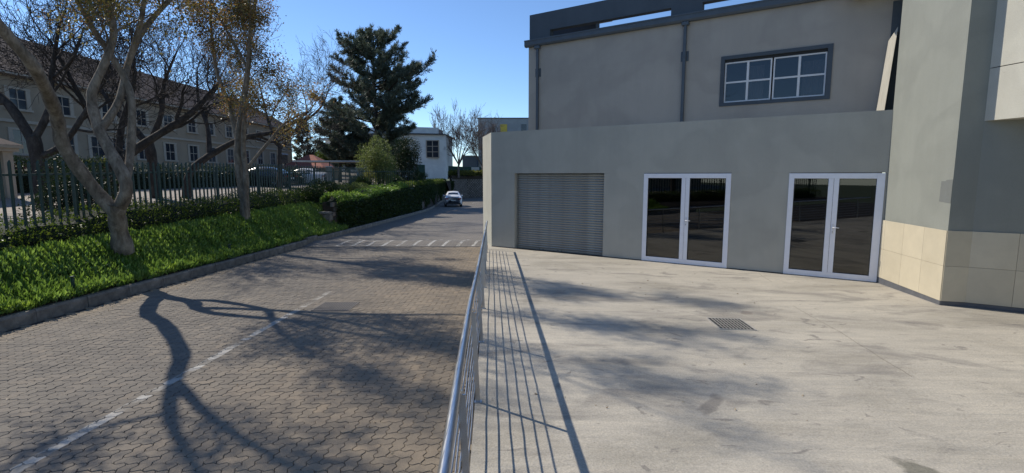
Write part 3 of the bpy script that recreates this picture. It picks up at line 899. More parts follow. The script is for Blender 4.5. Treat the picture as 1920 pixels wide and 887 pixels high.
# tall recess beside the tower, its darkness painted as a flat navy sheet
MB().prism([(11.06, UY - .012), (11.9, UY - .012), (11.9, UY - .001), (11.06, UY - .001)], 3.4, 6.2).build('recess_shade_sheet', M['navy'], bld)
sx0, sx1 = 10.89, 11.05  # wedge-shaped jamb, angled and pushed out to make a sunlit strip
MB().add([(sx0, UY - .24, 3.5), (sx1 - .01, UY - .48, 3.5), (sx1, UY - .013, 3.5), (sx0 + .13, UY - .24, 5.25), (sx1 + .12, UY - .48, 5.5), (sx1 + .13, UY - .013, 5.5)],
         [(0, 1, 4, 3), (1, 2, 5, 4), (2, 0, 3, 5), (3, 4, 5), (0, 2, 1)]).build('sun_catching_jamb', M['jamb_face'], bld)


def facing(p, q, s0, s1, z0, z1, out0, out1, name, material, parent, bev=0.0):
    """slab standing proud of the vertical plane p-q (outward = to the right of p->q seen from above is negative)"""
    p = Vector((*p, 0)); q = Vector((*q, 0)); u = (q - p).normalized(); nrm = Vector((u.y, -u.x, 0))
    if nrm.y > 0: nrm = -nrm
    if name_out_flip: nrm = -nrm
    b = MB()
    c = [p + u * s0 + nrm * out0, p + u * s1 + nrm * out0, p + u * s1 + nrm * out1, p + u * s0 + nrm * out1]
    if bev:
        cf = [p + u * (s0 + bev) + nrm * out1, p + u * (s1 - bev) + nrm * out1]
        m_ = [p + u * s0 + nrm * (out1 - bev), p + u * s1 + nrm * (out1 - bev)]
        v = [(c[0].x, c[0].y, z0), (c[1].x, c[1].y, z0), (c[1].x, c[1].y, z1), (c[0].x, c[0].y, z1),
             (m_[0].x, m_[0].y, z0), (m_[1].x, m_[1].y, z0), (m_[1].x, m_[1].y, z1), (m_[0].x, m_[0].y, z1),
             (cf[0].x, cf[0].y, z0 + bev), (cf[1].x, cf[1].y, z0 + bev), (cf[1].x, cf[1].y, z1 - bev), (cf[0].x, cf[0].y, z1 - bev)]
        f = [(8, 9, 10, 11)]
        for i in range(4):
            j = (i + 1) % 4
            f += [(i, j, 4 + j, 4 + i), (4 + i, 4 + j, 8 + j, 8 + i)]
        b.add(v, f)
    else:
        v = [(a.x, a.y, z) for z in (z0, z1) for a in c]
        b.add(v, [(0, 1, 2, 3), (4, 5, 6, 7), (0, 1, 5, 4), (1, 2, 6, 5), (2, 3, 7, 6), (3, 0, 4, 7)])
    return b.build(name, material, parent)


name_out_flip = False
def plen(a, b): return math.hypot(b[0] - a[0], b[1] - a[1])
TZ = [-.27, .40, 1.07]
for (p, q, cuts) in ((A0, A1, [0.0, .155, .925, 1.655, plen(A0, A1) + .010]), (A1, B1, [-.010, plen(A1, B1)]), (B1, B2, [0.0, .64, 1.28, 1.92, 2.56])):
    e = cuts[-1]
    # outward is towards the yard: for A the outward side has negative x
    name_out_flip = False
    u = (q[0] - p[0], q[1] - p[1])
    nrm = (u[1], -u[0])
    if p is A0: name_out_flip = (nrm[1] > 0 and -nrm[0] > 0) or (nrm[1] <= 0 and nrm[0] > 0)
    facing(p, q, cuts[0] + (.003 if p is A0 else 0.012), e - (.014 if p is A0 else .002), -.55, 1.062, .001, .010, 'grout_bed', M['grout'], tw)
    for a, b_ in zip(cuts, cuts[1:]):
        for za, zb_ in zip(TZ, TZ[1:]):
            facing(p, q, a + .002, b_ - .002, za + .002, zb_ - .002, .0105, .022, 'tile', M['cream_tile'], tw, .002)
    facing(p, q, cuts[0], e, -.56, -.272, .0105, .019, 'skirting', M['skirting'], tw)
name_out_flip = False
# touched-up patch of paint near the tower corner
uA = Vector((A1[0] - A0[0], A1[1] - A0[1])).normalized(); nA = Vector((uA.y, -uA.x))
if nA.x > 0: nA = -nA
def AP(s, z, o=.003): return (A0[0] + uA.x * s + nA.x * o, A0[1] + uA.y * s + nA.y * o, z)
MB().add([AP(2.0, 1.60), AP(2.346, 1.58), AP(2.346, 2.02), AP(2.16, 2.01), AP(2.14, 1.99), AP(2.01, 1.985)], [(0, 1, 2, 3, 4, 5)]).build('paint_patch', M['patch_plaster'], tw)
# cream first-floor box coming forward over the yard
dC = Vector((.684, -.729)).normalized(); C0 = Vector(B1); C1 = C0 + dC * 6.5  # length extended out of view to cut sky light on the tower
ov = MB()
ov.prism([tuple(C0), tuple(C1), (C1.x + 5, C1.y), (17.4, -2.03)], 3.07, 3.98)
ov.prism([tuple(C0), tuple(C1), (C1.x + 5, C1.y), (17.4, -2.03)], 3.995, 9.4)
ov.build('overhang', M['cream_plaster'], bld)
MB().box(15.6, 15.9, -9.5, -2.06, -.6, 3.069).build('unseen_shade_wall', M['tower_plaster'], bld)  # unseen wall added under the overhang to keep sky light off the tower
i0 = C0 + Vector((.012, .0)); i1 = C1 + Vector((.012, .02))
MB().prism([tuple(i0 + Vector((.01, -.0))), tuple(i1), (C1.x + 4.9, C1.y + .02), (17.3, -2.05)], 3.981, 3.994).build('joint', M['seal'], bld)

# ------------------------------------------------------------------ kerb, stone by stone
kb = empty('kerb', (-7.78, 8, zroad(8))); tag(kb, 'long weathered concrete kerb between paved road and planted bank', 'kerb')
km = MB().add([(0, -.495, -.14), (0, .495, -.14), (0, .495, .155), (0, -.495, .155), (-.02, -.49, .19), (-.02, .49, .19), (-.15, -.49, .185), (-.15, .49, .185), (-.15, -.495, -.14), (-.15, .495, -.14)],
             [(0, 1, 2, 3), (3, 2, 5, 4), (4, 5, 7, 6), (6, 7, 9, 8), (8, 0, 3, 4, 6), (1, 9, 7, 5, 2)]).mesh('kerbstone', M['kerb'])
yy = 2.5
while yy < 78:
    x0, x1 = kerb_x(yy - .5), kerb_x(yy + .5)
    o = link('kerbstone', km, kb, Vector((kerb_x(yy) + rng.gauss(0, .006), yy, zroad(yy) + rng.gauss(0, .004))) - Vector(kb.location))
    o.rotation_euler = (-.024 if yy < 60 else 0, rng.gauss(0, .012), -math.atan2(x1 - x0, 1.0) + rng.gauss(0, .004))
    yy += 1.0

# ------------------------------------------------------------------ terrace on the left
t = MB()
xs = [-7.84, -8.0, -8.2, -8.4, -8.6, -8.8, -9.0, -9.2, -9.41, -10.5, -11.5, -12.4, -14, -18, -24, -32, -45, -90]
ys = [-14, -6, 0] + [2 + i * 1.0 for i in range(22)] + [24 + 3 * i for i in range(42)]
idx = {}
vs = []
for j, yv in enumerate(ys):
    for i, xv in enumerate(xs):
        xx = min(xv, kerb_x(yv) - .13) if i == 0 else min(xv, kerb_x(yv) - .13 - .01 * i)
        if yv > 79: xx = min(xv, -12 - .01 * i)
        z = zterr(xx, yv)
        if 23.0 < yv and xx > -8.6 and yv < 79: z = zroad(yv) + .15
        vs.append((xx, yv, z))
nx = len(xs); fs = []; 
t.v = vs
for j in range(len(ys) - 1):
    for i in range(nx - 1):
        t.f.append((j * nx + i, (j + 1) * nx + i, (j + 1) * nx + i + 1, j * nx + i + 1)); t.m.append(1 if i >= 11 else 0); t.sm.append(True)
tag(t.build('garden_terrain', [M['soil'], M['drive']]), kind='structure')

# ------------------------------------------------------------------ foliage builders
def ground_cover():
    N = 46000
    X = nrg.uniform(-9.75, -7.80, N * 2); Y = nrg.uniform(4.0, 24.0, N * 2)
    keep = nrg.uniform(size=N * 2) < np.clip(1.15 - (Y - 8) / 30, .3, 1)
    X, Y = X[keep], Y[keep]
    # gap at the tree foot
    clump = np.sin(X * 5.1 + Y * 1.7) * np.sin(Y * 4.3 - X * 2.2) + .6 * np.sin(Y * 9 + X * 7)
    Z = np.array([zterr(a, b) for a, b in zip(X, Y)])
    N = len(X)
    hgt = .13 + .045 * clump + nrg.normal(0, .02, N)
    C = np.stack([X, Y, Z + np.clip(hgt, .02, .3) * nrg.uniform(0.1, 1, N)], 1)
    az = nrg.uniform(0, 2 * np.pi, N); tl = np.abs(nrg.normal(0.45, .35, N))
    D = np.stack([np.cos(az) * np.sin(tl), np.sin(az) * np.sin(tl), np.cos(tl)], 1)
    V = leaves(C, D, nrg.uniform(.08, .16, N), nrg.uniform(.022, .042, N), .3)
    tag(link('ground_cover', mesh_arr('ground_cover', V, M['leaf_cover'])), 'bright green upright leaves covering the bank behind the kerb', 'plants', kind='stuff')


ground_cover()


def hedge(name, label, path, h, zf, lmat, n, lsize=(.04, .075), group=None, gap=0.0, cat='hedge'):
    """path: list of (x, y, halfwidth); leaf shell round a dark core"""
    c = path[len(path) // 2]
    root = empty(name, (c[0], c[1], zf(c[0], c[1])))
    tag(root, label, cat, group)
    ox = Vector(root.location)
    P2 = np.array([(p[0], p[1]) for p in path], float); HW = np.array([p[2] for p in path], float)
    seg = np.linalg.norm(np.diff(P2, axis=0), axis=1); cum = np.r_[0, np.cumsum(seg)]
    core = MB(); st = np.arange(0, cum[-1], .5); st = np.r_[st, cum[-1]]
    rings = []
    for s in st:
        k = min(np.searchsorted(cum, s, 'right') - 1, len(seg) - 1); f = (s - cum[k]) / seg[k]
        p = P2[k] + (P2[k + 1] - P2[k]) * f; d = (P2[k + 1] - P2[k]) / seg[k]; nn = np.array([-d[1], d[0]]); w = (HW[k] + (HW[k + 1] - HW[k]) * f) * .8
        z = zf(p[0], p[1]); hh = h(s) if callable(h) else h
        wob = .06 * math.sin(s * 3.1) + rng.gauss(0, .02)
        if s < .6 or s > cum[-1] - .6: w *= .45; hh *= .5
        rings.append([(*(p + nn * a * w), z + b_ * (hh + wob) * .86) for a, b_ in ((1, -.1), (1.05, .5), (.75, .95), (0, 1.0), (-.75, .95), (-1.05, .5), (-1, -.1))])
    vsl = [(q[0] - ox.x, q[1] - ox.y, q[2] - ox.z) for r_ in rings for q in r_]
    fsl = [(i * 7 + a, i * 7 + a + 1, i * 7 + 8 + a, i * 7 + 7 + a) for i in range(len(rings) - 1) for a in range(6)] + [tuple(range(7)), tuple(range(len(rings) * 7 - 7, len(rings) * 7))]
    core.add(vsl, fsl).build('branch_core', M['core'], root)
    s = nrg.uniform(0, cum[-1], n)
    k = np.clip(np.searchsorted(cum, s, 'right') - 1, 0, len(seg) - 1); f = (s - cum[k]) / seg[k]
    p = P2[k] + (P2[k + 1] - P2[k]) * f[:, None]; d = (P2[k + 1] - P2[k]) / seg[k][:, None]; nn = np.stack([-d[:, 1], d[:, 0]], 1)
    w = HW[k] + (HW[k + 1] - HW[k]) * f
    a = nrg.uniform(0, np.pi, n)                                   # angle over the section
    cx = np.sign(np.cos(a)) * np.abs(np.cos(a)) ** .55; cz = np.sin(a) ** .5
    lump = 1 + .10 * np.sin(s * 2.3) * np.sin(a * 3 + s) + .07 * np.sin(s * 6.1 + a * 5) + nrg.normal(0, .06, n)
    hh = np.array([h(v) for v in s]) if callable(h) else np.full(n, h)
    XY = p + nn * (cx * w * lump)[:, None]
    Z = np.array([zf(q[0], q[1]) for q in p]) + np.maximum(.02, cz * hh * lump * nrg.uniform(.9, 1.04, n))
    low = nrg.uniform(size=n) < .35
    Z = np.where(low, np.array([zf(q[0], q[1]) for q in p]) + nrg.uniform(0.02, .85, n) * hh, Z)
    XY = np.where(low[:, None], p + nn * (np.sign(cx) * w * 1.03 * lump)[:, None], XY)
    C = np.c_[XY, Z] - np.array(ox)
    O = unit(np.c_[nn * cx[:, None], cz * .9] + nrg.normal(0, .55, (n, 3)))
    V = leaves(C, O, nrg.uniform(*lsize, n), nrg.uniform(lsize[0] * .45, lsize[1] * .55, n), .2)
    link('foliage', mesh_arr('foliage', V, lmat), root)
    return root


zt_ = lambda a, b_: zterr(min(a, -9.5), b_)
hedge('hedge', 'low clipped hedge growing along the foot of the green fence', [(-10.6, -12, .75), (-10.55, 4, .75), (-10.6, 12, .8), (-10.55, 20, .85), (-10.5, 28, .85), (-10.5, 35, .8)],
      lambda s: .62 + .05 * math.sin(s * .8) + (.12 if s > 24 else 0), zt_, M['leaf_hedge'], 60000)
wall_top = lambda a, b_: 0.72 + .02 * (b_ - 24)
hedge('hedge', 'lush green creeper hedge spilling over the retaining wall beside the road', [(-8.5, 23.6, .35), (-8.6, 27, .5), (-8.7, 33, .55), (-8.75, 40, .5)],
      lambda s: .34 + .12 * math.sin(s * .9 + .6) + .08 * math.sin(s * 2.3), wall_top, M['leaf_cover'], 15000, (.07, .13))


hedge('hedge', 'dark creeper hedge hanging over the block wall towards the white car', [(-8.75, 40.2, .5), (-8.95, 48, .6), (-9.5, 57, .6), (-10.2, 66, .6), (-10.5, 76, .6)],
      .5, lambda a, b_: 1.0, M['leaf_hedge'], 12000, (.09, .17))


def blob(root, name, c, rad, n, lmat, lsize, seed, sub=9, hollow=.55, up=.2):
    """leaf clumps scattered over an uneven crown"""
    q = np.random.default_rng(seed)
    cc = unit(q.normal(size=(sub, 3))) * q.uniform(.25, .75, (sub, 1)); cr = q.uniform(.34, .55, sub)
    k = q.integers(0, sub, n)
    dirs = unit(q.normal(size=(n, 3)))
    pts = cc[k] + dirs * (cr[k] * q.uniform(hollow, 1.05, n))[:, None]
    P3 = pts * np.array(rad) + np.array(c)
    O = unit(dirs + np.array([0, 0, up]) + q.normal(0, .6, (n, 3)))
    V = leaves(P3, O, q.uniform(*lsize, n), q.uniform(lsize[0] * .4, lsize[1] * .5, n), .2)
    return link(name, mesh_arr(name, V, lmat), root)


def shrub(name, label, base, rad, n, lmat, lsize, seed, cat='shrub', group=None, stems=5, sub=9, smat='bark_dark'):
    root = empty(name, base); tag(root, label, cat, group)
    q = random.Random(seed); b = MB()
    for i in range(stems):
        a = q.uniform(0, 6.28); e = Vector((math.cos(a) * rad[0] * .45, math.sin(a) * rad[1] * .45, rad[2] * q.uniform(1.0, 1.6)))
        b.tube([(0.04 * math.cos(a), .04 * math.sin(a), -.1), e * .5 + Vector((q.gauss(0, .06), q.gauss(0, .06), 0)), e], [rad[2] * .035, rad[2] * .02, rad[2] * .006], 5)
    b.build('stem', M[smat], root)
    blob(root, 'foliage', (0, 0, rad[2] * .98), rad, n, lmat, lsize, seed, sub)
    return root


# ------------------------------------------------------------------ tree builder
def rot_about(v, axis, a): return Matrix.Rotation(a, 3, axis) @ v


def branch_path(p, d, L, n, q, wig, lift):
    pts = [p.copy()]; d = d.normalized()
    for i in range(n):
        d = (d + Vector((q.gauss(0, wig), q.gauss(0, wig), q.gauss(0, wig) + lift))).normalized()
        p = p + d * (L / n); pts.append(p.copy())
    return pts, d


def grow(mb, pts, r0, r1, lev, q, prm, tips, k):
    n = len(pts)
    rads = [r0 + (r1 - r0) * i / (n - 1) for i in range(n)]
    mb.tube(pts, rads, k, caps=False)
    spawn(mb, pts, rads, lev, q, prm, tips)


def spawn(mb, pts, rads, lev, q, prm, tips, t0=None):
    n = len(pts)
    if lev >= prm['levels']:
        tips.append((pts[-1], (pts[-1] - pts[-2]).normalized())); tips.append((pts[n // 2], (pts[-1] - pts[-2]).normalized())); return
    L = sum((pts[i + 1] - pts[i]).length for i in range(n - 1))
    m = prm['kids'][min(lev, len(prm['kids']) - 1)]
    if callable(m): m = m(L)
    for c in range(m):
        f = prm['from'] + (1 - prm['from']) * (c + q.random()) / m if t0 is None else t0 + (1 - t0) * (c + q.random()) / m
        if c == m - 1: f = 1.0
        x = min(f * (n - 1), n - 1.001); i = int(x); fr = x - i
        p = pts[i].lerp(pts[i + 1], fr); r = (rads[i] + (rads[min(i + 1, n - 1)] - rads[i]) * fr)
        d = (pts[i + 1] - pts[i]).normalized()
        ax = d.orthogonal().normalized(); ax = rot_about(ax, d, q.uniform(0, 6.283))
        ang = q.uniform(*prm['angle']) if c < m - 1 else q.uniform(.05, .35)
        nd = rot_about(d, ax, ang)
        ll = prm['len'][min(lev, len(prm['len']) - 1)] * q.uniform(.65, 1.25) * (1 - .35 * f if c < m - 1 else .8)
        rr = max(prm['minr'], r * prm['rr'] * q.uniform(.7, 1.0))
        ns = prm['seg'][min(lev, len(prm['seg']) - 1)]
        bp, _ = branch_path(p, nd, ll, ns, q, prm['wig'], prm['lift'])
        grow(mb, bp, rr, max(prm['minr'] * .6, rr * .45), lev + 1, q, prm, tips, max(3, prm['k'] - lev - 1))


def smooth_pts(P4, n=4):
    P4 = [Vector(p) for p in P4]; out = []
    for i in range(len(P4) - 1):
        a = P4[max(i - 1, 0)]; b_ = P4[i]; c = P4[i + 1]; d = P4[min(i + 2, len(P4) - 1)]
        for k in range(n):
            t_ = k / n; t2 = t_ * t_; t3 = t2 * t_
            out.append(.5 * ((2 * b_) + (c - a) * t_ + (2 * a - 5 * b_ + 4 * c - d) * t2 + (3 * b_ - a - 3 * c + d) * t3))
    out.append(P4[-1]); return out


def limb_tree(name, label, base, limbs, prm, seed, bark, lmats, nleaf, lsize, spread, group=None, thick=1.0):
    q = random.Random(seed)
    root = empty(name, base); tag(root, label, 'tree', group)
    b0 = Vector(base); tr = MB(); br = MB(); tips = []
    for pts, rads, t0, mainlev in limbs:
        sp = smooth_pts([Vector(p) - b0 for p in pts], 4)
        n = len(sp); rr = np.interp(np.linspace(0, 1, n), np.linspace(0, 1, len(rads)), rads).tolist()
        rr = [a * (1 + .07 * math.sin(i * 1.7 + seed)) for i, a in enumerate(rr)]
        rr = [a * thick for a in rr]
        tr.tube(sp, rr, 10, caps=False)
        if t0 < 1: spawn(br, sp, rr, mainlev, q, prm, tips, t0)
    tr.build('trunk', bark, root)
    br.build('branches', bark, root)
    if nleaf:
        T = np.array([tuple(a) for a, _ in tips]); D = np.array([tuple(d) for _, d in tips])
        for part, (lm, frac, zlo) in enumerate(lmats):
            m = int(nleaf * frac)
            w = 1.0 / (1.0 + np.exp(-(T[:, 2] - zlo) * 1.5)) if zlo is not None else np.ones(len(T))
            w = w * nrg.uniform(0.02, 1, len(T)) ** 2.6
            k = nrg.choice(len(T), m, p=w / w.sum())
            C = T[k] + nrg.normal(0, spread, (m, 3)) - D[k] * nrg.uniform(0, spread * 2.5, (m, 1))
            O = unit(D[k] * .5 + nrg.normal(0, .7, (m, 3)) + np.array([0, 0, -.25]))
            V = leaves(C, O, nrg.uniform(*lsize, m), nrg.uniform(lsize[0] * .4, lsize[1] * .55, m), .2)
            link('crown', mesh_arr('crown', V, lm), root)
    return root, tips


for p_, w_ in CRACKS: crack(p_, w_)
PRM = dict(levels=4, kids=[lambda L: 6, 4, 3, 3], len=[1.7, 1.0, .55, .35], angle=(.4, 1.05), minr=.0045, rr=.46, seg=[6, 5, 4, 3], wig=.2, lift=.05, k=7)
PRM['from'] = .25
# the near tree: short trunk, one heavy limb leaning left towards the lens, several upright stems
T1 = (-8.72, 11.25, .38)
lim1 = [
    ([T1, (-8.66, 11.1, .9), (-8.56, 10.95, 1.32), (-8.5, 10.9, 1.5)], [.27, .20, .205, .20], 1, 0),
    ([(-8.56, 10.95, 1.25), (-8.9, 10.7, 1.97), (-9.07, 10.4, 2.67), (-9.0, 10.25, 3.1), (-8.84, 10.0, 3.41), (-8.40, 9.2, 3.98), (-8.40, 8.75, 4.44), (-8.42, 8.1, 5.2), (-8.55, 7.8, 6.3), (-8.8, 7.6, 7.3)], [.16, .150, .145, .14, .135, .12, .10, .075, .04, .015], .74, 0),
    ([(-8.40, 8.62, 4.58), (-8.22, 8.25, 5.3), (-8.12, 8.1, 6.0), (-8.25, 8.2, 7.0), (-8.0, 8.4, 8.0)], [.085, .07, .055, .035, .014], .3, 1),
    ([(-8.52, 10.95, 1.35), (-8.22, 10.85, 1.93), (-8.75, 11.0, 2.90), (-8.95, 11.1, 3.35), (-9.05, 11.2, 3.85), (-8.85, 11.4, 4.55), (-8.75, 11.6, 5.25), (-9.0, 11.8, 6.4), (-8.7, 12.0, 7.6), (-9.0, 12.1, 9.0)], [.15, .145, .12, .115, .105, .09, .08, .055, .035, .014], .55, 0),
    ([(-8.82, 11.05, 3.05), (-8.7, 11.5, 3.75), (-8.75, 12.0, 4.75), (-8.55, 12.3, 5.5), (-8.25, 12.7, 6.2), (-7.95, 13.2, 7.0), (-7.8, 13.6, 8.1), (-7.5, 13.7, 9.3)], [.10, .09, .08, .072, .062, .045, .028, .012], .45, 0),
    ([(-8.3, 10.9, 1.85), (-8.45, 11.35, 2.55), (-8.5, 11.6, 3.7), (-8.75, 11.7, 4.4), (-9.2, 11.5, 5.4), (-9.5, 11.2, 6.6), (-9.6, 10.9, 8.0)], [.10, .10, .09, .08, .06, .038, .014], .5, 0),
    ([(-8.72, 11.9, 4.6), (-8.1, 11.7, 5.9), (-7.9, 11.3, 7.0), (-7.6, 11.0, 8.2), (-7.8, 10.8, 9.5)], [.07, .055, .04, .025, .011], .3, 1),
]
limb_tree('street_tree', 'near grey barked tree with a heavy limb leaning left over the bank', T1, lim1, PRM, 5, M['bark_pale'],
          [(M['leaf_olive'], .82, 3.6), (M['leaf_gold'], .18, 3.0)], 31000, (.05, .09), .17, 'trees on the planted bank', .86)
T2 = (-9.19, 17.4, .50)
lim2 = [
    ([T2, (-9.18, 17.4, 1.1), (-9.24, 17.4, 1.75), (-9.30, 17.4, 2.45), (-9.25, 17.4, 3.33), (-9.04, 17.4, 4.38), (-8.78, 17.4, 5.6), (-8.65, 17.45, 6.8), (-8.45, 17.5, 7.9), (-8.5, 17.5, 9.4), (-8.3, 17.6, 11.2)], [.20, .155, .15, .14, .12, .105, .09, .075, .055, .04, .015], .42, 0),
    ([(-9.12, 17.25, .55), (-9.05, 17.28, 1.3), (-9.0, 17.25, 2.2), (-9.05, 17.3, 3.0), (-8.85, 17.1, 3.9), (-8.6, 16.9, 5.2), (-8.3, 16.7, 6.6), (-8.1, 16.5, 8.4)], [.12, .11, .10, .09, .075, .06, .04, .018], .45, 0),
    ([(-9.26, 17.4, 3.1), (-9.7, 17.8, 4.44), (-10.08, 17.9, 5.5), (-10.25, 18.0, 6.6), (-10.2, 18.0, 8.2), (-10.0, 18.1, 9.6)], [.09, .08, .065, .05, .03, .014], .35, 0),
    ([(-8.78, 17.4, 5.6), (-9.3, 17.2, 6.8), (-9.7, 17.0, 7.9), (-9.8, 16.9, 9.4)], [.06, .05, .035, .015], .2, 1),
    ([(-9.0, 17.3, 2.3), (-8.4, 17.7, 3.2), (-7.9, 18.0, 3.9), (-7.2, 18.3, 4.35)], [.06, .055, .045, .02], .35, 1),
]
PRM2 = dict(PRM); PRM2['len'] = [1.25, .8, .5, .3]
limb_tree('street_tree', 'slender twin stemmed tree with thin yellow brown leaves, second along the kerb', T2, lim2, PRM2, 9, M['bark_pale'],
          [(M['leaf_olive'], .5, 2.6), (M['leaf_gold'], .5, 3.2)], 34000, (.05, .095), .17, 'trees on the planted bank', .9)

# bare dark trees in the courtyard behind the fence
PB = dict(levels=5, kids=[5, 5, 4, 4, 2], len=[2.6, 1.7, 1.1, .7, .45], angle=(.35, 1.0), minr=.009, rr=.62, seg=[5, 5, 4, 3, 2], wig=.20, lift=.06, k=8)
PB['from'] = .3


def bare_tree(label, base, limbs, seed, prm=PB, bark='bark_dark', nleaf=0, group='bare trees behind the fence', name='bare_tree'):
    return limb_tree(name, label, base, limbs, prm, seed, M[bark], [(M['leaf_gold'], 1, None)], nleaf, (.05, .09), .12, group, .74)


def P_(b, *pts): return [tuple(b[i] + p[i] for i in range(3)) for p in pts]


bb = (-17.0, 18.4, .85)
bare_tree('dark bare tree nearest the gatehouse, forking low behind the fence', bb, [
    (P_(bb, (0, 0, -.2), (0, 0, 1.2), (-.1, 0, 2.6)), [.36, .30, .28], 1, 0),
    (P_(bb, (-.1, 0, 2.4), (-.9, .1, 3.7), (-1.9, .3, 4.6), (-3.0, .4, 6.2)), [.24, .20, .16, .09], .35, 0),
    (P_(bb, (-.1, 0, 2.5), (.2, .4, 3.6), (.1, .8, 5.0), (.4, 1.0, 6.8)), [.2, .15, .11, .06], .35, 0),
    (P_(bb, (.0, 0, 1.9), (.7, .2, 2.3), (1.5, .4, 3.5), (2.4, .5, 5.0)), [.18, .15, .11, .06], .4, 0)], 21)
bb = (-16.4, 20.6, .9)
bare_tree('dark bare tree with a thick limb sweeping right, second behind the fence', bb, [
    (P_(bb, (0, 0, -.2), (.2, 0, 1.3), (.5, .1, 1.9)), [.34, .27, .25], 1, 0),
    (P_(bb, (.4, .1, 1.7), (1.5, .5, 2.6), (2.9, 1.2, 3.8), (3.8, 1.9, 5.2)), [.25, .22, .17, .08], .35, 0),
    (P_(bb, (.3, .1, 1.7), (-.2, 0, 3.0), (-.6, -.2, 4.4), (-1.3, -.4, 6.3)), [.2, .16, .12, .06], .35, 0),
    (P_(bb, (.5, .1, 1.9), (.5, .5, 3.4), (.9, .8, 5.0), (.8, 1.0, 7.2)), [.19, .15, .10, .05], .35, 0)], 22)
bb = (-17.2, 24.5, 1.0)
bare_tree('stout pollarded bare tree behind the fence, left of the leaning limb tree', bb, [
    (P_(bb, (0, 0, -.2), (0, 0, 1.6), (-.1, 0, 2.6)), [.34, .30, .30], 1, 0),
    (P_(bb, (-.1, 0, 2.4), (-1.0, .2, 3.5), (-1.9, .4, 4.2), (-2.8, .6, 5.6)), [.22, .18, .14, .07], .3, 0),
    (P_(bb, (-.1, 0, 2.5), (.4, .3, 4.0), (.5, .5, 5.4), (1.2, .6, 7.0)), [.2, .16, .11, .05], .3, 0)], 23)
bb = (-16.3, 25.4, 1.0)
bare_tree('bare tree leaning far right behind the fence, in front of the ground floor windows', bb, [
    (P_(bb, (0, 0, -.2), (.2, .1, 1.2), (.9, .7, 2.1)), [.30, .25, .23], 1, 0),
    (P_(bb, (.8, .6, 2.0), (2.1, 1.6, 3.0), (3.6, 2.6, 3.5), (5.0, 3.4, 4.6)), [.22, .19, .15, .07], .25, 0),
    (P_(bb, (.9, .7, 2.1), (.6, 1.2, 3.6), (.0, 1.6, 4.9), (-.2, 2.0, 6.6)), [.18, .14, .10, .05], .3, 0)], 24)
bb = (-15.8, 34.5, 1.3)
bare_tree('bare tree with pale twigs behind the fence near the parked dark car', bb, [
    (P_(bb, (0, 0, -.2), (.1, .1, 1.5), (.1, .2, 2.8)), [.26, .2, .18], 1, 0),
    (P_(bb, (.1, .2, 2.6), (1.2, .6, 4.0), (2.6, 1.2, 5.4), (3.2, 1.6, 7.0)), [.17, .13, .09, .04], .25, 0),
    (P_(bb, (.1, .2, 2.7), (-.6, .4, 4.2), (-1.0, .6, 5.8), (-1.4, .8, 7.4)), [.15, .12, .08, .04], .25, 0)], 25, nleaf=900)

bb = (-15.5, -3.0, .7)
bare_tree('dark bare tree mirrored in the door glass beside the roller door', bb, [
    (P_(bb, (0, 0, -.2), (0, .1, 1.4), (.1, .1, 2.4)), [.34, .28, .25], 1, 0),
    (P_(bb, (.1, .1, 2.2), (1.0, .6, 3.6), (1.8, 1.2, 5.0), (2.2, 1.8, 6.8)), [.2, .16, .11, .05], .3, 0),
    (P_(bb, (.1, .1, 2.3), (-.6, -.6, 3.8), (-1.0, -1.4, 5.4), (-1.2, -2.2, 7.0)), [.2, .15, .10, .05], .3, 0)], 27, dict(PB, levels=4))
# ------------------------------------------------------------------ palisade fence
fe = empty('palisade_fence', (-10.3, 10, zterr(-10.3, 10))); tag(fe, 'dark green steel palisade fence along the top of the planted bank', 'fence')
fo = Vector(fe.location)
def ftop(yv): return 2.38 + .0175 * (min(max(yv, 8), 20.6) - 10.3) + .002 * max(0, yv - 20.6)
pale = MB()
pv = [(-.014, -.034), (.012, -.018), (.012, .018), (-.014, .034), (-.018, .034), (.007, .016), (.007, -.016), (-.018, -.034)]
pale.prism(pv, -1.95, -.03)
pale.add([(-.016, -.034, -.03), (.012, -.018, -.03), (.012, .018, -.03), (-.016, .034, -.03), (0, -.012, .02), (0, .012, .02)], [(0, 1, 4), (1, 2, 5, 4), (2, 3, 5), (3, 0, 4, 5)])
pale = pale.mesh('pale', M['green_steel'])
yv = -12.0; i = 0
while yv < 35.3:
    o = link('pale', pale, fe, Vector((-10.3 + .02, yv, ftop(yv) + rng.gauss(0, .008))) - fo)
    o.rotation_euler = (rng.gauss(0, .008), rng.gauss(0, .006), rng.gauss(0, .05))
    yv += .21; i += 1
for dz in (-.30, -1.62):
    rl = MB(); ysr = [-12.1 + k * .9 for k in range(53)]
    for a, b_ in zip(ysr, ysr[1:]):
        x0 = -10.335; za, zb_ = ftop(a) + dz, ftop(b_) + dz
        v = [(x0, a, za), (x0 + .035, a, za), (x0 + .035, a, za + .045), (x0, a, za + .045), (x0, b_, zb_), (x0 + .035, b_, zb_), (x0 + .035, b_, zb_ + .045), (x0, b_, zb_ + .045)]
        rl.add([Vector(q) - fo for q in v], [(0, 1, 5, 4), (1, 2, 6, 5), (2, 3, 7, 6), (3, 0, 4, 7)])
    rl.build('rail', M['green_steel'], fe)
pmf = MB().rbox(-.04, .04, -.04, .04, -2.2, .0, .008).mesh('post', M['green_steel'])
yv = -11.44
while yv < 35.4:
    link('post', pmf, fe, Vector((-10.39, yv, ftop(yv) - .1)) - fo); yv += 2.94

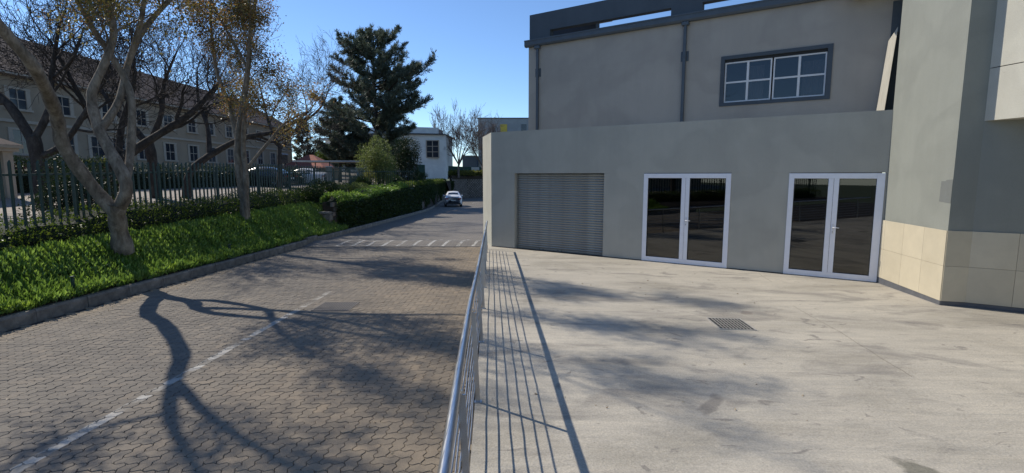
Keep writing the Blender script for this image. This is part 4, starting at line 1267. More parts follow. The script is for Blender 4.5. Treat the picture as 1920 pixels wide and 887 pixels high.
# fence turning to the left at its end, with a concrete pillar and gate
fg = empty('sliding_gate', (-10.4, 35.4, 1.0)); tag(fg, 'open barred metal gate beside the concrete pillar at the fence end', 'gate')
gp = MB().box(-.012, .012, -.012, .012, 0, 1.55).mesh('bar', M['green_steel'])
for k in range(26): link('bar', gp, fg, (.1 + k * .11 - .3, k * .19, -.05))
for z in (.05, 1.35): MB().tube([(-.2, 0, z), (2.6, 4.9, z)], .025, 6).build('rail', M['green_steel'], fg)
cp = MB(); cp.rbox(-.16, .16, -.16, .16, 0, 1.75, .02); cp.rbox(-.2, .2, -.2, .2, 1.751, 1.83, .02)
tag(cp.build('gate_pillar', M['grey_wall'], loc=(-12.9, 36.0, .9)), 'square concrete gate pillar with a flat cap behind the fence', 'pillar')

# bigger shrubs on the terrace
shrub('shrub', 'large dark evergreen bush behind the fence left of the near tree', (-11.9, 13.6, .55), (1.0, 1.3, .95), 7000, M['leaf_dark'], (.05, .09), 31)
shrub('shrub', 'dark leafy bush behind the fence right of the gatehouse', (-14.6, 17.6, .75), (1.2, 1.3, 1.05), 5000, M['leaf_dark'], (.06, .1), 32)
for i, (x, yv, rx, rz, lab) in enumerate([(-9.6, 24.5, .9, .6, 'dark rounded shrub on the bank at the end of the ground cover'), (-9.9, 27.5, 1.0, .7, 'dark shrub with pale flower stalks below the fence'),
                                         (-9.3, 31.0, .8, .55, 'grey green shrub above the creeper hedge')]):
    shrub('shrub', lab, (x, yv, zterr(min(x, -9.5), yv) - .05), (rx, rx * 1.1, rz), 4500, M['leaf_ivy'] if i < 2 else M['leaf_pale'], (.05, .1), 40 + i)
shrub('shrub', 'tall pale green feathery shrub in front of the pine', (-10.3, 40, .8), (1.6, 1.6, 2.25), 15000, M['leaf_pale'], (.07, .14), 51, stems=7, sub=16)
shrub('shrub', 'yellowing low shrub beneath the pale feathery shrub', (-10.9, 38.2, .7), (.9, .9, .9), 3500, M['leaf_yellow'], (.06, .12), 52)
shrub('shrub', 'round dark green bush right of the pale feathery shrub', (-9.6, 46, 1.0), (1.75, 1.7, 2.3), 15000, M['leaf_dark'], (.08, .15), 53, sub=14)
for i, (x, yv, rr, lab) in enumerate([(-10.2, 34.2, .9, 'dark leafy bush at the fence end'), (-9.9, 43, 1.0, 'low dark bush between the two tall shrubs'), (-9.8, 50, 1.2, 'dark bush above the block wall'), (-10.2, 54.5, 1.2, 'dark bush above the block wall nearest the white car'),
                                      (-12.6, 44, 1.3, 'dense dark bush behind the feathery shrub')]):
    shrub('shrub', lab, (x, yv, 1.0), (rr, rr, rr * .62), 4500, M['leaf_ivy'], (.07, .13), 60 + i)
hedge('hedge', 'dark hedge along the far side of the courtyard drive', [(-23.5, 20, .8), (-22, 28, .9), (-20, 38, .9), (-18.5, 50, .9)], 1.35, lambda a, b_: zterr(a, b_) - .1, M['leaf_dark'], 16000, (.08, .15))
hedge('hedge', 'small green hedge with pink flowers in front of the building', [(-25.5, 24, .6), (-25, 28, .7), (-25, 33, .6)], 1.3, lambda a, b_: zterr(a, b_) + .15, M['leaf_yellow'], 6000, (.08, .15))
fl = MB()
N = 420
C = np.c_[nrg.uniform(-24.6, -24.2, N), nrg.uniform(24, 33, N), nrg.uniform(2.35, 2.62, N)]
tag(link('flowers', mesh_arr('flowers', leaves(C, unit(nrg.normal(size=(N, 3))), .14, .12), M['flower'])), 'salmon pink flowers along the courtyard hedge', 'flowers', kind='stuff')

# little stakes in the ground cover
for x, yv, lab in ((-8.0, 9.06, 'small dark green stake in the ground cover left of the near tree'), (-8.0, 14.2, 'small dark stake in the ground cover right of the near tree')):
    s_ = MB(); s_.rbox(-.022, .022, -.022, .022, -.15, .34, .005); s_.rbox(-.03, .03, -.03, .03, .345, .37, .005)
    tag(s_.build('garden_stake', M['green_steel'], loc=(x, yv, zterr(x, yv))), lab, 'stake')

# ------------------------------------------------------------------ retaining wall of interlocking blocks
def block_wall(name, label, pts, hfun, z0fun, lab_group=None, ivy=0):
    root = empty(name, (pts[0][0], pts[0][1], z0fun(pts[0][1]))); tag(root, label, 'wall', lab_group)
    o = Vector(root.location); V = []; F = []; back = MB()
    S = []
    for a, b_ in zip(pts, pts[1:]):
        a = Vector(a); b_ = Vector(b_); L = (b_ - a).length; d = (b_ - a) / L; nrm = Vector((d.y, -d.x))
        S.append((a, d, nrm, L))
        za = min(z0fun(a.y), z0fun(b_.y)) - .3; zt = hfun(a.y); zt2 = hfun(b_.y)
        p = [a - nrm * .06, b_ - nrm * .06, b_ - nrm * .5, a - nrm * .5]
        v = [(q.x - o.x, q.y - o.y, za - o.z) for q in p] + [(p[0].x - o.x, p[0].y - o.y, zt - o.z), (p[1].x - o.x, p[1].y - o.y, zt2 - o.z), (p[2].x - o.x, p[2].y - o.y, zt2 - o.z), (p[3].x - o.x, p[3].y - o.y, zt - o.z)]
        back.add(v, [(0, 3, 2, 1), (4, 5, 6, 7), (0, 1, 5, 4), (1, 2, 6, 5), (2, 3, 7, 6), (3, 0, 4, 7)])
    back.build('backing', M['soil'], root)
    bw, bh = .46, .22; bl = MB()
    for a, d, nrm, L in S:
        for i in range(int(L / bw) + 1):
            for j in range(30):
                s = i * bw + (bw / 2 if j % 2 else 0)
                if s > L: continue
                p = a + d * s; z = z0fun(p.y) + j * bh - .05
                if z + bh * .8 > hfun(p.y): break
                bk_ = -.012 * j
                c = [p - d * .17 + nrm * (.10 + bk_), p + d * .17 + nrm * (.10 + bk_), p + d * .12 - nrm * .1, p - d * .12 - nrm * .1]
                bl.add([(q.x - o.x, q.y - o.y, z - o.z) for q in c] + [(q.x - o.x, q.y - o.y, z + bh * .86 - o.z) for q in c], [(4, 5, 6, 7), (0, 1, 5, 4), (1, 2, 6, 5), (3, 0, 4, 7), (0, 3, 2, 1)])
    tag(bl.build('blocks', M['block'], root), kind='stuff')
    if ivy:
        q = np.random.default_rng(77); C = []; O = []
        wts = np.array([s[3] for s in S]); ks = q.choice(len(S), ivy, p=wts / wts.sum())
        for k in ks:
            a, d, nrm, L = S[k]; s = q.uniform(0, L); p = a + d * s; z0 = z0fun(p.y); hh = hfun(p.y) - z0
            den = math.sin(p.y * .9) * .5 + math.sin(p.y * 2.3 + 1) * .35
            f = q.uniform() ** .8
            if f < .35 - den * .4 and p.y > 46: f = 1 - f * .5
            C.append((p.x + nrm.x * q.uniform(.08, .28) - o.x, p.y + nrm.y * q.uniform(.08, .28) - o.y, z0 + f * hh - o.z)); O.append((nrm.x + q.normal() * .4, nrm.y + q.normal() * .4, -.3 + q.normal() * .5))
        C = np.array(C); O = unit(np.array(O))
        link('ivy', mesh_arr('ivy', leaves(C, O, q.uniform(.09, .17, ivy), q.uniform(.06, .11, ivy), .2), M['leaf_ivy']), root)
    return root


lw = [(-8.32, 23.6), (-8.35, 40), (-8.5, 48), (-9.0, 56), (-9.75, 64), (-10.2, 70), (-10.2, 76), (-9.5, 81.0)]
block_wall('retaining_wall', 'ivy covered interlocking block retaining wall along the left of the road', lw, lambda yv: .85 + .02 * (min(yv, 42) - 24), lambda yv: zroad(yv), ivy=52000)
fwp = [(-9.5, 81.0), (-7.4, 85.2), (-3.5, 87.6), (3, 88.6), (14, 88.9)]
block_wall('retaining_wall', 'dark interlocking block retaining wall across the end of the road', fwp, lambda yv: 2.05, lambda yv: zroad(86.9) - .02)
# low end wall of stones at the start of the retaining wall
ew = empty('stone_planter', (-8.6, 23.2, -.35)); tag(ew, 'grey stone planter corner at the start of the creeper hedge', 'planter')
for (x, yv, z, a, h_) in ((0, 0, 0, .55, .35), (.05, .05, .36, .5, .3), (-.02, .0, .67, .62, .12)):
    MB().rbox(x - a / 2, x + a / 2, yv - .25, yv + .25, z, z + h_, .03).build('stone', M['kerb'], ew)
# bank behind the far wall
tb = MB()
tb.add([(-60, 81.5, 2.6), (-10, 81.3, 2.0), (-7.6, 85.6, 2.0), (-3.6, 88.0, 2.0), (3, 89.0, 2.0), (40, 89.4, 2.0), (60, 170, 3.0), (-60, 170, 3.0)], [tuple(range(8))])
tag(tb.build('upper_ground', M['grass_ground']), kind='structure')
hedge('hedge', 'sunlit yellow green planting on top of the far block wall', [(-13.5, 80.5, 1.2), (-9.6, 83.5, 1.3), (-6.5, 87.4, 1.2), (-2.5, 89.2, 1.1), (4, 90.2, 1.0)], .75, lambda a, b_: 2.0, M['leaf_yellow'], 12000, (.14, .3))

# ------------------------------------------------------------------ far pines
def pine(name, label, base, H_, prof, seed, ntuft, group=None, azs=None):
    q = random.Random(seed); root = empty(name, base); tag(root, label, 'tree', group)
    tr = MB(); sp = smooth_pts([(0, 0, -.3), (.1, 0, H_ * .3), (-.15, .1, H_ * .65), (0, 0, H_)], 5)
    tr.tube(sp, [H_ * .022 * (1 - .93 * i / (len(sp) - 1)) + .02 for i in range(len(sp))], 8, caps=False)
    tr.build('trunk', M['bark_pine'], root)
    br = MB(); tips = []
    nb = int(H_ * 8)
    for i in range(nb):
        f = .10 + .90 * (i + q.random()) / nb
        z = f * H_; a = q.uniform(0, 6.283)
        lx = math.cos(a); L = prof(f, lx) * q.uniform(.6, 1.08)
        d = Vector((math.cos(a), math.sin(a), q.uniform(.05, .4)))
        pts, _ = branch_path(Vector((0, 0, z)), d, L, 6, q, .10, .055)
        br.tube(pts, [.02 + .012 * L * (1 - k / 6) for k in range(7)], 4, caps=False)
        ns = max(5, int(L * 6.0))
        for s in range(ns):
            t_ = .22 + .78 * (s + q.random()) / ns; x = min(t_ * 6, 5.99); k = int(x); p = pts[k].lerp(pts[k + 1], x - k)
            sd = (pts[k + 1] - pts[k]).normalized(); ax = sd.orthogonal().normalized(); ax = rot_about(ax, sd, q.uniform(0, 6.28))
            nd = rot_about(sd, ax, q.uniform(.3, 1.0)); nd.z += .3
            sl = q.uniform(.25, .85) * (1.1 - .5 * t_) * (.5 + L * .14)
            p2 = p + nd.normalized() * sl
            br.tube([p, (p + p2) / 2 + Vector((0, 0, .03)), p2], [.012, .01, .006], 3, caps=False)
            for u_ in (.35, .7, 1.0): tips.append((p.lerp(p2, u_), nd.normalized()))
        tips.append((pts[-1], (pts[-1] - pts[-2]).normalized()))
    br.build('branches', M['bark_pine'], root)
    T = np.array([tuple(a) for a, _ in tips]); D = np.array([tuple(d) for _, d in tips])
    q2 = np.random.default_rng(seed); m = ntuft
    k = q2.integers(0, len(T), m)
    C = T[k] + q2.normal(0, .05, (m, 3)); O = unit(D[k] * .75 + q2.normal(0, .6, (m, 3)) + np.array([0, 0, .2]))
    V = leaves(C, O, q2.uniform(.26, .48, m), q2.uniform(.04, .07, m), .05)
    link('crown', mesh_arr('crown', V, M['needle']), root)
    return root


def prof_main(f, lx):
    lft = np.interp(f, [0, .12, .3, .45, .55, .7, .82, .93, 1.0], [3.0, 5.2, 6.2, 6.0, 5.0, 4.0, 3.6, 1.9, .4])
    rgt = np.interp(f, [0, .12, .3, .42, .5, .58, .7, .85, .95, 1.0], [2.5, 3.6, 5.0, 7.0, 7.2, 6.0, 4.4, 3.6, 2.6, .6])
    t_ = (lx + 1) / 2
    return 1.12 * float(lft * (1 - t_) + rgt * t_)


pine('pine_tree', 'tall dark pine standing against the sky beyond the fence', (-14.7, 56, 1.6), 15.4, prof_main, 3, 130000, 'pines beyond the fence')
pine('pine_tree', 'shorter dark pine at the left foot of the tall pine', (-19.4, 57.5, 1.6), 8.6, lambda f, lx: float(np.interp(f, [0, .2, .6, 1], [3.0, 3.5, 2.3, .4])), 4, 40000, 'pines beyond the fence')
pine('conifer', 'narrow dark conifer at the end of the tiled roof building', (-29.0, 71.5, 2.0), 7.6, lambda f, lx: float(np.interp(f, [0, .2, .6, 1], [1.9, 2.0, 1.4, .2])), 6, 12000)
def round_tree(label, base, rad, th, lm, n, seed, lsize=(.2, .4), name='leafy_tree'):
    root = empty(name, base); tag(root, label, 'tree')
    MB().tube([(0, 0, -.3), (.05, 0, th * .5), (0, .05, th)], [.16, .12, .08], 7).build('trunk', M['bark_dark'], root)
    blob(root, 'crown', (0, 0, th + rad[2] * .5), rad, n, lm, lsize, seed, 14)
    return root
round_tree('mid green leafy tree between the narrow conifer and the pines', (-27.5, 78, 2), (3.0, 3, 2.2), 1.6, M['leaf_hedge'], 9000, 71)
round_tree('rounded dark tree behind the tall pine', (-17, 66, 2), (4, 3, 2.4), 1.2, M['leaf_dark'], 9000, 72)

# bare far trees
PF = dict(PB); PF['levels'] = 4; PF['kids'] = [6, 5, 4, 3]; PF['len'] = [2.6, 1.7, 1.1, .7]; PF['minr'] = .018; PF['wig'] = .13; PF['k'] = 7; PF['lift'] = .10
for bb, h_, lab, sd in (((-8.6, 82, 2.0), 1.0, 'grey bare tree between the white building and the grey block', 41), ((-5.2, 90.5, 2.0), .85, 'bare tree in front of the tall grey block', 42)):
    bare_tree(lab, bb, [(P_(bb, (0, 0, -.3), (0, 0, 1.2 * h_), (.1, 0, 2.0 * h_)), [.26, .22, .2], 1, 0)] +
              [(P_(bb, (.1, 0, 1.7 * h_), (math.cos(a) * 1.1 * h_, math.sin(a) * 1.1, 3.6 * h_), (math.cos(a) * 2.2 * h_, math.sin(a) * 2.0, 5.4 * h_), (math.cos(a) * 2.8 * h_, math.sin(a) * 2.4, 7.2 * h_)), [.14, .11, .07, .03], .2, 0) for a in (.3, 1.4, 2.6, 3.6, 4.7, 5.6)],
              sd, PF, 'bark_grey', 0, 'bare trees beyond the road end', 'bare_tree')

# ------------------------------------------------------------------ long building with a tiled roof behind the courtyard
FX = -30.0
lb = empty('tiled_roof_building', (FX, 45, 1.8)); tag(lb, 'long beige two storey building with brown tiled roof behind the bare trees', 'building')
lo_ = Vector(lb.location)
ya, yb = 12.0, 70.0
zg, ze, zr = 1.2, 8.15, 11.6
wins = []
for yc in (25.3, 28.4, 31.5, 34.6, 37.2, 39.2, 41.8, 45, 48.3, 51.2, 54.6, 57.8, 61, 64.2, 67.4):
    wins.append((yc, 1.15, 3.42, 4.82))
for yc in (25.3, 28.4, 31.5, 34.6, 38.4, 41.8, 45, 48.3, 51.2, 54.6, 57.8, 61, 64.2, 67.4):
    wins.append((yc, 1.05, 6.1, 7.25))
wl = MB(); wl.box(-9, 0, ya - 45, yb - 45, zg - 1.8, ze - 1.8); wl.build('wall', M['beige_wall'], lb)
MB().box(0.001, .10, ya - 45, yb - 45, 5.25 - 1.8, 5.43 - 1.8).build('string_course', M['trim'], lb)
rf = MB()
e = .5
rv = [(e, ya - 45 - e, ze - 1.8), (e, yb - 45 + e, ze - 1.8), (-9 - e, yb - 45 + e, ze - 1.8), (-9 - e, ya - 45 - e, ze - 1.8), (-4.5, ya - 45 + 4.5, zr - 1.8), (-4.5, yb - 45 - 4.5, zr - 1.8)]
rf.add(rv, [(0, 1, 5, 4), (1, 2, 5), (2, 3, 4, 5), (3, 0, 4)])
roofo = rf.build('roof', M['rooftile'], lb)
# tile courses on the visible roof slope
tcs = MB()
for i in range(34):
    f0 = i / 34; f1 = (i + 1) / 34
    def rp(f, end, up):
        yy0 = (ya - 45 - e + f * (4.5 + e)) if end == 0 else (yb - 45 + e - f * (4.5 + e))
        return (e - f * (4.5 + e) + .02, yy0, ze - 1.8 + f * (zr - ze) + up)
    tcs.add([rp(f0, 0, .055), rp(f0, 1, .055), rp(f1, 1, .02), rp(f1, 0, .02), rp(f0, 0, .0), rp(f0, 1, .0)], [(0, 1, 2, 3), (4, 5, 1, 0)])
tag(tcs.build('tile_courses', M['rooftile'], roofo), kind='stuff')
MB().box(.3, .52, ya - 45 - .5, yb - 45 + .5, ze - 1.8 - .12, ze - 1.8 + .03).box(.0005, .3, ya - 45 - .5, yb - 45 + .5, ze - 1.8 - .12, ze - 1.8 - .02).build('eave', M['trim'], lb)
for yc, w_, z0, z1 in wins:
    wo = MB(); y0, y1 = yc - w_ / 2 - 45, yc + w_ / 2 - 45; a, b_ = z0 - 1.8, z1 - 1.8
    wo.box(.0015, .07, y0 - .28, y0, a, b_).box(.0015, .07, y1, y1 + .28, a, b_).box(.0015, .13, y0 - .34, y1 + .34, a - .13, a - .0005).box(.0015, .09, y0 - .3, y1 + .3, b_ + .0005, b_ + .12)
    wo.box(.012, .03, yc - 45 - .025, yc - 45 + .025, a + .0005, b_ - .0005).box(.012, .031, y0 + .0005, yc - 45 - .026, (a + b_) / 2 - .025, (a + b_) / 2 + .025).box(.012, .031, yc - 45 + .026, y1 - .0005, (a + b_) / 2 - .025, (a + b_) / 2 + .025)
    w = wo.build('window', M['trim'], lb)
    MB().box(.0012, .011, y0 + .0005, y1 - .0005, a + .0005, b_ - .0005).build('pane', M['pane_dark'], w)

# gatehouse at the left edge
gh = empty('gatehouse', (-20.4, 20.6, .9)); tag(gh, 'small gatehouse with white corner pillar and tiled roof at left edge', 'building')
MB().box(-6, -.05, -4.5, .25, -.3, 2.15).build('wall', M['beige_wall'], gh)
MB().box(-.28, .06, -.12, .30, -.3, 2.15).build('pillar', M['trim'], gh)
MB().box(-6.2, .2, -4.7, .44, 2.151, 2.28).box(-6.3, .3, -4.8, .54, 2.281, 2.42).build('cornice', M['trim'], gh)
MB().add([(-6.3, -4.8, 2.421), (.3, -4.8, 2.421), (.3, .54, 2.421), (-6.3, .54, 2.421), (-4, -2.1, 3.8), (-2, -2.1, 3.8)], [(0, 1, 5, 4), (1, 2, 5), (2, 3, 4, 5), (3, 0, 4)]).build('roof', M['rooftile'], gh)
MB().box(-3.4, -2.3, .2501, .27, .6, 1.7).build('window', M['pane_dark'], gh)

hb = empty('courtyard_house', (-21, -6, .9)); tag(hb, 'low house with tiled gable roof behind the fence, seen mirrored in the door glass', 'building')
MB().box(-7, 0, -5, 5, -.4, 3.2).build('wall', M['beige_wall'], hb)
MB().add([(.6, -5.6, 3.0), (.6, 5.6, 3.0), (-7.6, 5.6, 3.0), (-7.6, -5.6, 3.0), (-3.5, -5.6, 5.6), (-3.5, 5.6, 5.6)], [(0, 1, 5, 4), (1, 2, 5), (2, 3, 4, 5), (3, 0, 4)]).build('roof', M['rooftile'], hb)
for yv in (-3.2, 0.2, 3.4):
    w = MB().box(.001, .06, yv - .75, yv + .75, .75, .85).box(.001, .06, yv - .75, yv + .75, 2.2, 2.3).box(.001, .06, yv - .75, yv - .65, .8501, 2.1999).box(.001, .06, yv + .65, yv + .75, .8501, 2.1999).build('window', M['trim'], hb)
    MB().box(.001, .02, yv - .6499, yv + .6499, .8501, 2.1999).build('pane', M['pane_dark'], w)
# small things in the courtyard
def simple(name, label, cat, mb, m, at): return tag(mb.build(name, m, loc=at), label, cat)
lp = empty('notice_box', (-23.2, 52, 2.0)); tag(lp, 'dark notice box on a post in front of the beige building', 'box')
MB().tube([(0, 0, -.2), (0, 0, 1.3)], .06, 8).build('post', M['dark_metal'], lp)
MB().rbox(-.1, .12, -.75, .75, 1.3, 2.15, .03).add([(-.16, -.9, 2.151), (.2, -.9, 2.151), (.2, .9, 2.151), (-.16, .9, 2.151), (.02, -.9, 2.3), (.02, .9, 2.3)], [(0, 1, 4), (1, 2, 5, 4), (2, 3, 5), (3, 0, 4, 5), (0, 3, 2, 1)]).build('case', M['dark_metal'], lp)
rr_ = empty('red_roof_house', (-26.5, 66, 2.0)); tag(rr_, 'low house with a red tiled roof beside the beige building', 'building')
MB().box(-2, 3.2, -3, 3, -.5, 1.0).build('wall', M['beige_wall'], rr_)
MB().add([(-2.3, -3.3, 1.001), (3.5, -3.3, 1.001), (3.5, 3.3, 1.001), (-2.3, 3.3, 1.001), (.3, 0, 2.7), (.9, 0, 2.7)], [(0, 1, 5, 4), (1, 2, 5), (2, 3, 4, 5), (3, 0, 4)]).build('roof', M['redtile'], rr_)
cpo = empty('carport', (-17.5, 50, 1.6)); tag(cpo, 'low dark carport with flat pale roof edge below the pine', 'carport')
MB().box(-2.8, 3.8, -2.5, 2.5, 1.75, 1.82).build('roof', M['dark_metal'], cpo)
MB().box(-2.85, 3.85, -2.56, -2.501, 1.72, 1.86).build('fascia', M['grey_wall'], cpo)
for x in (-2.6, .5, 3.6):
    for yv in (-2.3, 2.3): MB().tube([(x, yv, -.3), (x, yv, 1.75)], .05, 6).build('post', M['dark_metal'], cpo)
fh = empty('far_house', (-27, 95, 4.0)); tag(fh, 'pale flat roofed house far away left of the pines', 'building')
MB().box(-6, 4, -4, 4, -2, 4.2).build('wall', M['white_wall'], fh)
MB().box(-6.6, 4.6, -4.6, 4.6, 4.201, 4.6).build('roof', M['grey_wall'], fh)
for x in (-4, -1.4, 1.4): MB().box(x, x + 1.3, -4.03, -4.001, 1.6, 3.2).build('window', M['pane_dark'], fh)

# ------------------------------------------------------------------ white building with curved front, far left of the road end
wb = empty('white_building', (-14.5, 79, 2.0)); tag(wb, 'white building with curved front and large gridded window beside the pine', 'building')
N_ = 12; fp = []
for i in range(N_ + 1):
    t_ = i / N_; fp.append((-9.5 + 13.8 * t_, -1.3 * math.sin(t_ * math.pi)))
poly = fp + [(4.3, 9), (-9.5, 9)]
MB().prism(poly, -.5, 6.2).build('wall', M['white_wall'], wb)
ro = [(x * 1.03, yv * 1.1 - .45) for x, yv in fp] + [(4.6, 9.3), (-9.8, 9.3)]
MB().prism(ro, 6.201, 6.36).build('roof', M['dark_metal'], wb)
MB().prism([(x * .8 - .4, yv + .3) for x, yv in fp] + [(3.0, 7), (-8, 7)], 6.361, 7.35).build('roof_parapet', M['white_wall'], wb)
def fy(x):
    t_ = (x + 9.5) / 13.8; return -1.3 * math.sin(max(0, min(1, t_)) * math.pi)
def wwin(x0, x1, z0, z1, nx_, nz_):
    o_ = min(fy(x0), fy(x1)) - .05
    fr = MB(); fr.box(x0 - .08, x1 + .08, o_ - .05, o_ + .5, z0 - .08, z0).box(x0 - .08, x1 + .08, o_ - .05, o_ + .5, z1, z1 + .08).box(x0 - .08, x0, o_ - .05, o_ + .5, z0 + .0005, z1 - .0005).box(x1, x1 + .08, o_ - .05, o_ + .5, z0 + .0005, z1 - .0005)
    for i in range(1, nx_): fr.box(x0 + (x1 - x0) * i / nx_ - .05, x0 + (x1 - x0) * i / nx_ + .05, o_ - .03, o_ + .02, z0 + .0005, z1 - .0005)
    for j in range(1, nz_): fr.box(x0, x1, o_ - .028, o_ + .02, z0 + (z1 - z0) * j / nz_ - .04, z0 + (z1 - z0) * j / nz_ + .04)
    w = fr.build('window', M['trim'], wb)
    for i in range(nx_):
        for j in range(nz_):
            MB().box(x0 + (x1 - x0) * i / nx_ + .051, x0 + (x1 - x0) * (i + 1) / nx_ - .051, o_ + .0, o_ + .01, z0 + (z1 - z0) * j / nz_ + .041, z0 + (z1 - z0) * (j + 1) / nz_ - .041).build('pane', M['pane_dark'], w)
wwin(1.5, 3.3, 2.8, 5.3, 2, 3)
wwin(-4.6, -3.6, 3.6, 5.2, 1, 2)
wwin(-7.2, -6.2, 3.6, 5.2, 1, 2)
wwin(-4.4, -3.4, .6, 1.8, 1, 1)
# dark green screen fence below it
gs = empty('screen_fence', (-7.5, 76, 1.6)); tag(gs, 'dark green shade cloth fence below the white building', 'fence')
MB().add([(-7, 1, .2), (-3.4, 4.5, .2), (-.6, 10, .2), (2.2, 12.8, .2), (-7, 1, 2.1), (-3.4, 4.5, 2.0), (-.6, 10, 1.9), (2.2, 12.8, 1.9),
          (-7, 1.05, .2), (-3.4, 4.55, .2), (-.6, 10.05, .2), (2.2, 12.85, .2), (-7, 1.05, 2.1), (-3.4, 4.55, 2.0), (-.6, 10.05, 1.9), (2.2, 12.85, 1.9)],
         [(0, 1, 5, 4), (1, 2, 6, 5), (2, 3, 7, 6), (8, 12, 13, 9), (9, 13, 14, 10), (10, 14, 15, 11), (4, 5, 13, 12), (5, 6, 14, 13), (6, 7, 15, 14)]).build('cloth', M['green_screen'], gs)
for p in ((-7, .98), (-3.4, 4.45), (-.6, 9.95), (2.2, 12.75)): MB().tube([(p[0], p[1], -.2), (p[0], p[1], 2.15)], .05, 6).build('post', M['dark_metal'], gs)
sg = empty('site_sign', (-6.4, 87.2, 2.2)); tag(sg, 'small pale rectangular sign on the planting above the block wall', 'sign')
MB().box(-.8, .8, -.03, .03, .35, 1.25).build('panel', M['sign'], sg)
for x in (-.6, .6): MB().tube([(x, .05, -.3), (x, .05, 1.2)], .035, 6).build('post', M['dark_metal'], sg)

# grey block behind
gb = empty('grey_office_block', (-6.3, 96, 1.5)); tag(gb, 'tall plain grey block with a yellow window panel behind the corner', 'building')
MB().box(0, 22, 0, 14, -1, 11.05).build('wall', M['grey_wall'], gb)
MB().box(-.08, 22.1, -.08, 14.1, 11.051, 11.2).build('coping', M['dark_metal'], gb)
for x0, x1, z0, z1, m_ in ((2.55, 3.0, 8.4, 10.0, 'pane_dark'), (4.1, 5.4, 8.4, 10.0, 'yellow'), (8.0, 9.0, 8.6, 10.0, 'pane_dark')):
    w = MB().box(x0 - .07, x1 + .07, -.05, -.0005, z0 - .07, z0).box(x0 - .07, x1 + .07, -.05, -.0005, z1, z1 + .07).box(x0 - .07, x0, -.0501, -.0005, z0 + .0005, z1 - .0005).box(x1, x1 + .07, -.0501, -.0005, z0 + .0005, z1 - .0005).build('window', M['grey_wall'], gb)
    MB().box(x0 + .0005, x1 - .0005, -.02, -.001, z0 + .0005, z1 - .0005).build('pane', M[m_], w)
bbx = empty('blue_annex', (-9.0, 93, 1.5)); tag(bbx, 'low dark blue annex left of the tall grey block', 'building')
MB().box(0, 2.6, 0, 8, -1, 4.0).build('wall', M['blue_wall'], bbx); MB().box(-.1, 2.65, -.1, 8.1, 4.001, 4.15).build('coping', M['grey_wall'], bbx)


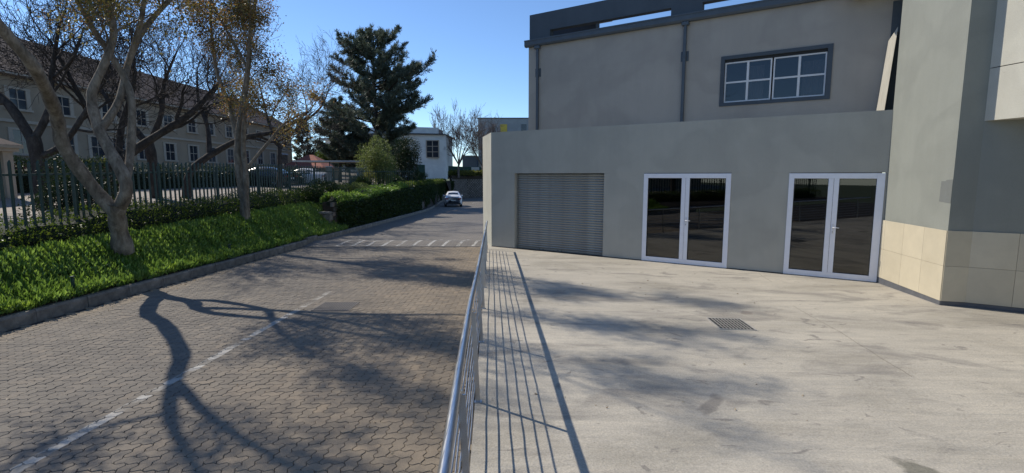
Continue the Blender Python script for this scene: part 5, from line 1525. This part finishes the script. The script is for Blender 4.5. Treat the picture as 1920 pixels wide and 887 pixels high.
# ------------------------------------------------------------------ cars
def make_car(label, paint, at, rz):
    root = empty('parked_car' if 'parked' in label else 'car', at, rz); tag(root, label, 'car'); root.scale = (1, 1, 1) if 'parked' in label else (1.05, 1.03, 1.13)
    # local: y forward, rear at y = 0, stations of half widths and heights
    st = [  # y, sill z, half width low, half width belt, belt z, half roof, roof z
        (0.00, .42, .70, .78, .86, .70, .93), (.06, .30, .84, .88, .92, .74, 1.02), (.30, .25, .90, .93, .97, .74, 1.08), (.62, .24, .92, .94, .985, .70, 1.20), (1.15, .22, .93, .945, .985, .62, 1.42),
        (1.75, .22, .93, .945, .98, .60, 1.51), (2.35, .22, .93, .945, .975, .60, 1.52), (2.85, .22, .93, .945, .97, .60, 1.45), (3.45, .22, .93, .935, .96, .70, 1.06),
        (3.9, .23, .92, .92, .92, .66, .97), (4.35, .27, .87, .87, .84, .6, .87), (4.58, .34, .74, .74, .72, .5, .76)]
    vs = []; fs = []
    for yv, zs, wl_, wb_, zb_, wr, zr_ in st:
        half = [(wl_ * .9, zs), (wl_, zs + .10), (wl_ + .015, (zs + zb_) / 2), (wb_, zb_ - .07), (wb_ - .04, zb_), ((wb_ + wr) / 2 - .02, (zb_ + zr_) / 2 + .02), (wr, zr_ - .05), (wr - .13, zr_), (0, zr_ + .025)]
        full = [(x, z) for x, z in half] + [(-x, z) for x, z in half[-2::-1]]
        vs += [(x, yv, z) for x, z in full]
    n = 17
    for i in range(len(st) - 1):
        for k in range(n - 1): fs.append((i * n + k, i * n + k + 1, i * n + n + k + 1, i * n + n + k))
        fs.append((i * n + n - 1, i * n, i * n + n, i * n + 2 * n - 1))
    fs += [tuple(range(n)), tuple(range(len(st) * n - 1, len(st) * n - n - 1, -1))]
    body = MB().add(vs, fs, True).build('body', paint, root)
    def ring(i):
        return [Vector(v) for v in vs[i * n:(i + 1) * n]]
    # rear screen between stations 3 and 5, windscreen 7-8, side glass
    def glass(quads, name):
        b = MB()
        for q in quads:
            q = [Vector(v) for v in q]; nn = (q[1] - q[0]).cross(q[3] - q[0]).normalized(); c_ = sum(q, Vector()) / 4
            if nn.dot(c_ - Vector((0, 2.3, .8))) < 0: nn = -nn
            b.add([v + nn * .012 for v in q], [(0, 1, 2, 3)])
        return b.build(name, M['car_glass'], root)
    r3, r4 = ring(3), ring(4)
    def lp2(a, b_, t_): return a.lerp(b_, t_)
    glass([(lp2(r3[7], r4[7], .12), lp2(r3[8], r4[8], .12), lp2(r3[8], r4[8], .92), lp2(r3[7], r4[7], .92)), (lp2(r3[8], r4[8], .12), lp2(r3[9], r4[9], .12), lp2(r3[9], r4[9], .92), lp2(r3[8], r4[8], .92))], 'rear_screen')
    r7, r8 = ring(7), ring(8)
    glass([(lp2(r7[7], r8[7], .06), lp2(r7[8], r8[8], .06), lp2(r7[8], r8[8], .94), lp2(r7[7], r8[7], .94)), (lp2(r7[8], r8[8], .06), lp2(r7[9], r8[9], .06), lp2(r7[9], r8[9], .94), lp2(r7[8], r8[8], .94))], 'windscreen')
    for sgn in (0, 1):
        qs = []
        for i in range(4, 7):
            a, b_ = ring(i), ring(i + 1)
            lo, hi = (4, 6) if sgn == 0 else (12, 10)
            qs.append((a[lo].lerp(a[hi], .12), b_[lo].lerp(b_[hi], .12), b_[lo].lerp(b_[hi], .88), a[lo].lerp(a[hi], .88)))
        glass(qs, 'side_window')
    for s in (-1, 1):
        MB().rbox(min(s * .50, s * .86), max(s * .50, s * .86), -.03, .16, .78, .90, .02).build('tail_light', M['tail'], root)
        for yv in (.85, 3.68):
            wh = empty('wheel', (s * .82, yv, .34), 0, root)
            wt = MB().tube([(-.115, 0, 0), (-.10, 0, 0), (.10, 0, 0), (.115, 0, 0)], [.30, .34, .34, .30], 20).build('tyre', M['rubber'], wh)
            rim = MB()
            for k in range(5):
                a = k * 1.2566
                rim.tube([(s * .118, math.cos(a) * .04, math.sin(a) * .04), (s * .118, math.cos(a) * .22, math.sin(a) * .22)], .035, 5)
            rim.build('rim', M['alloy'], wh)
        MB().rbox(min(s * .93, s * 1.1), max(s * .93, s * 1.1), 2.95, 3.1, .98, 1.12, .03).build('mirror', paint, root)
    bp_ = MB(); bp_.rbox(-.80, .80, -.05, .3, .28, .47, .03); bp_.build('bumper', M['black_plastic'], root)
    MB().rbox(-.26, .26, -.07, -.03, .62, .74, .005).build('number_plate', M['plate'], root)
    MB().rbox(-.62, .62, .0, .22, 1.035, 1.06, .008).build('spoiler', paint, root)
    return root


make_car('white sloping back car driving away up the paved road', M['car_white'], (-6.55, 56.6, zroad(58.5)), R(7))
make_car('white parked car partly hidden behind the fence', M['car_white'], (-16.4, 45.5, zterr(-18, 45) - .06), R(80))
make_car('dark parked car in the courtyard behind the second tree', M['car_dark'], (-16.6, 38.5, zterr(-18, 38) - .03), R(85))

# ------------------------------------------------------------------ leaf litter
N = 260
X = nrg.uniform(-7.4, 5.0, N); Y = nrg.uniform(3, 14, N)
k = nrg.uniform(size=N) < .6
X = np.where(k, nrg.uniform(-7.6, -7.0, N), X)
Z = np.array([zslab(a, b_) + .004 if a > edge_x(b_) + .02 else zroad(b_) + .008 for a, b_ in zip(X, Y)])
C = np.c_[X, Y, Z]; az = nrg.uniform(0, 6.28, N)
D = np.c_[np.cos(az), np.sin(az), nrg.uniform(.0, .25, N)]
tag(link('leaf_litter', mesh_arr('leaf_litter', leaves(C, unit(D), nrg.uniform(.02, .05, N), nrg.uniform(.01, .022, N), .15), M['dry_leaf'])), 'small dry leaves scattered along the kerb, road and yard', 'leaves', kind='stuff')
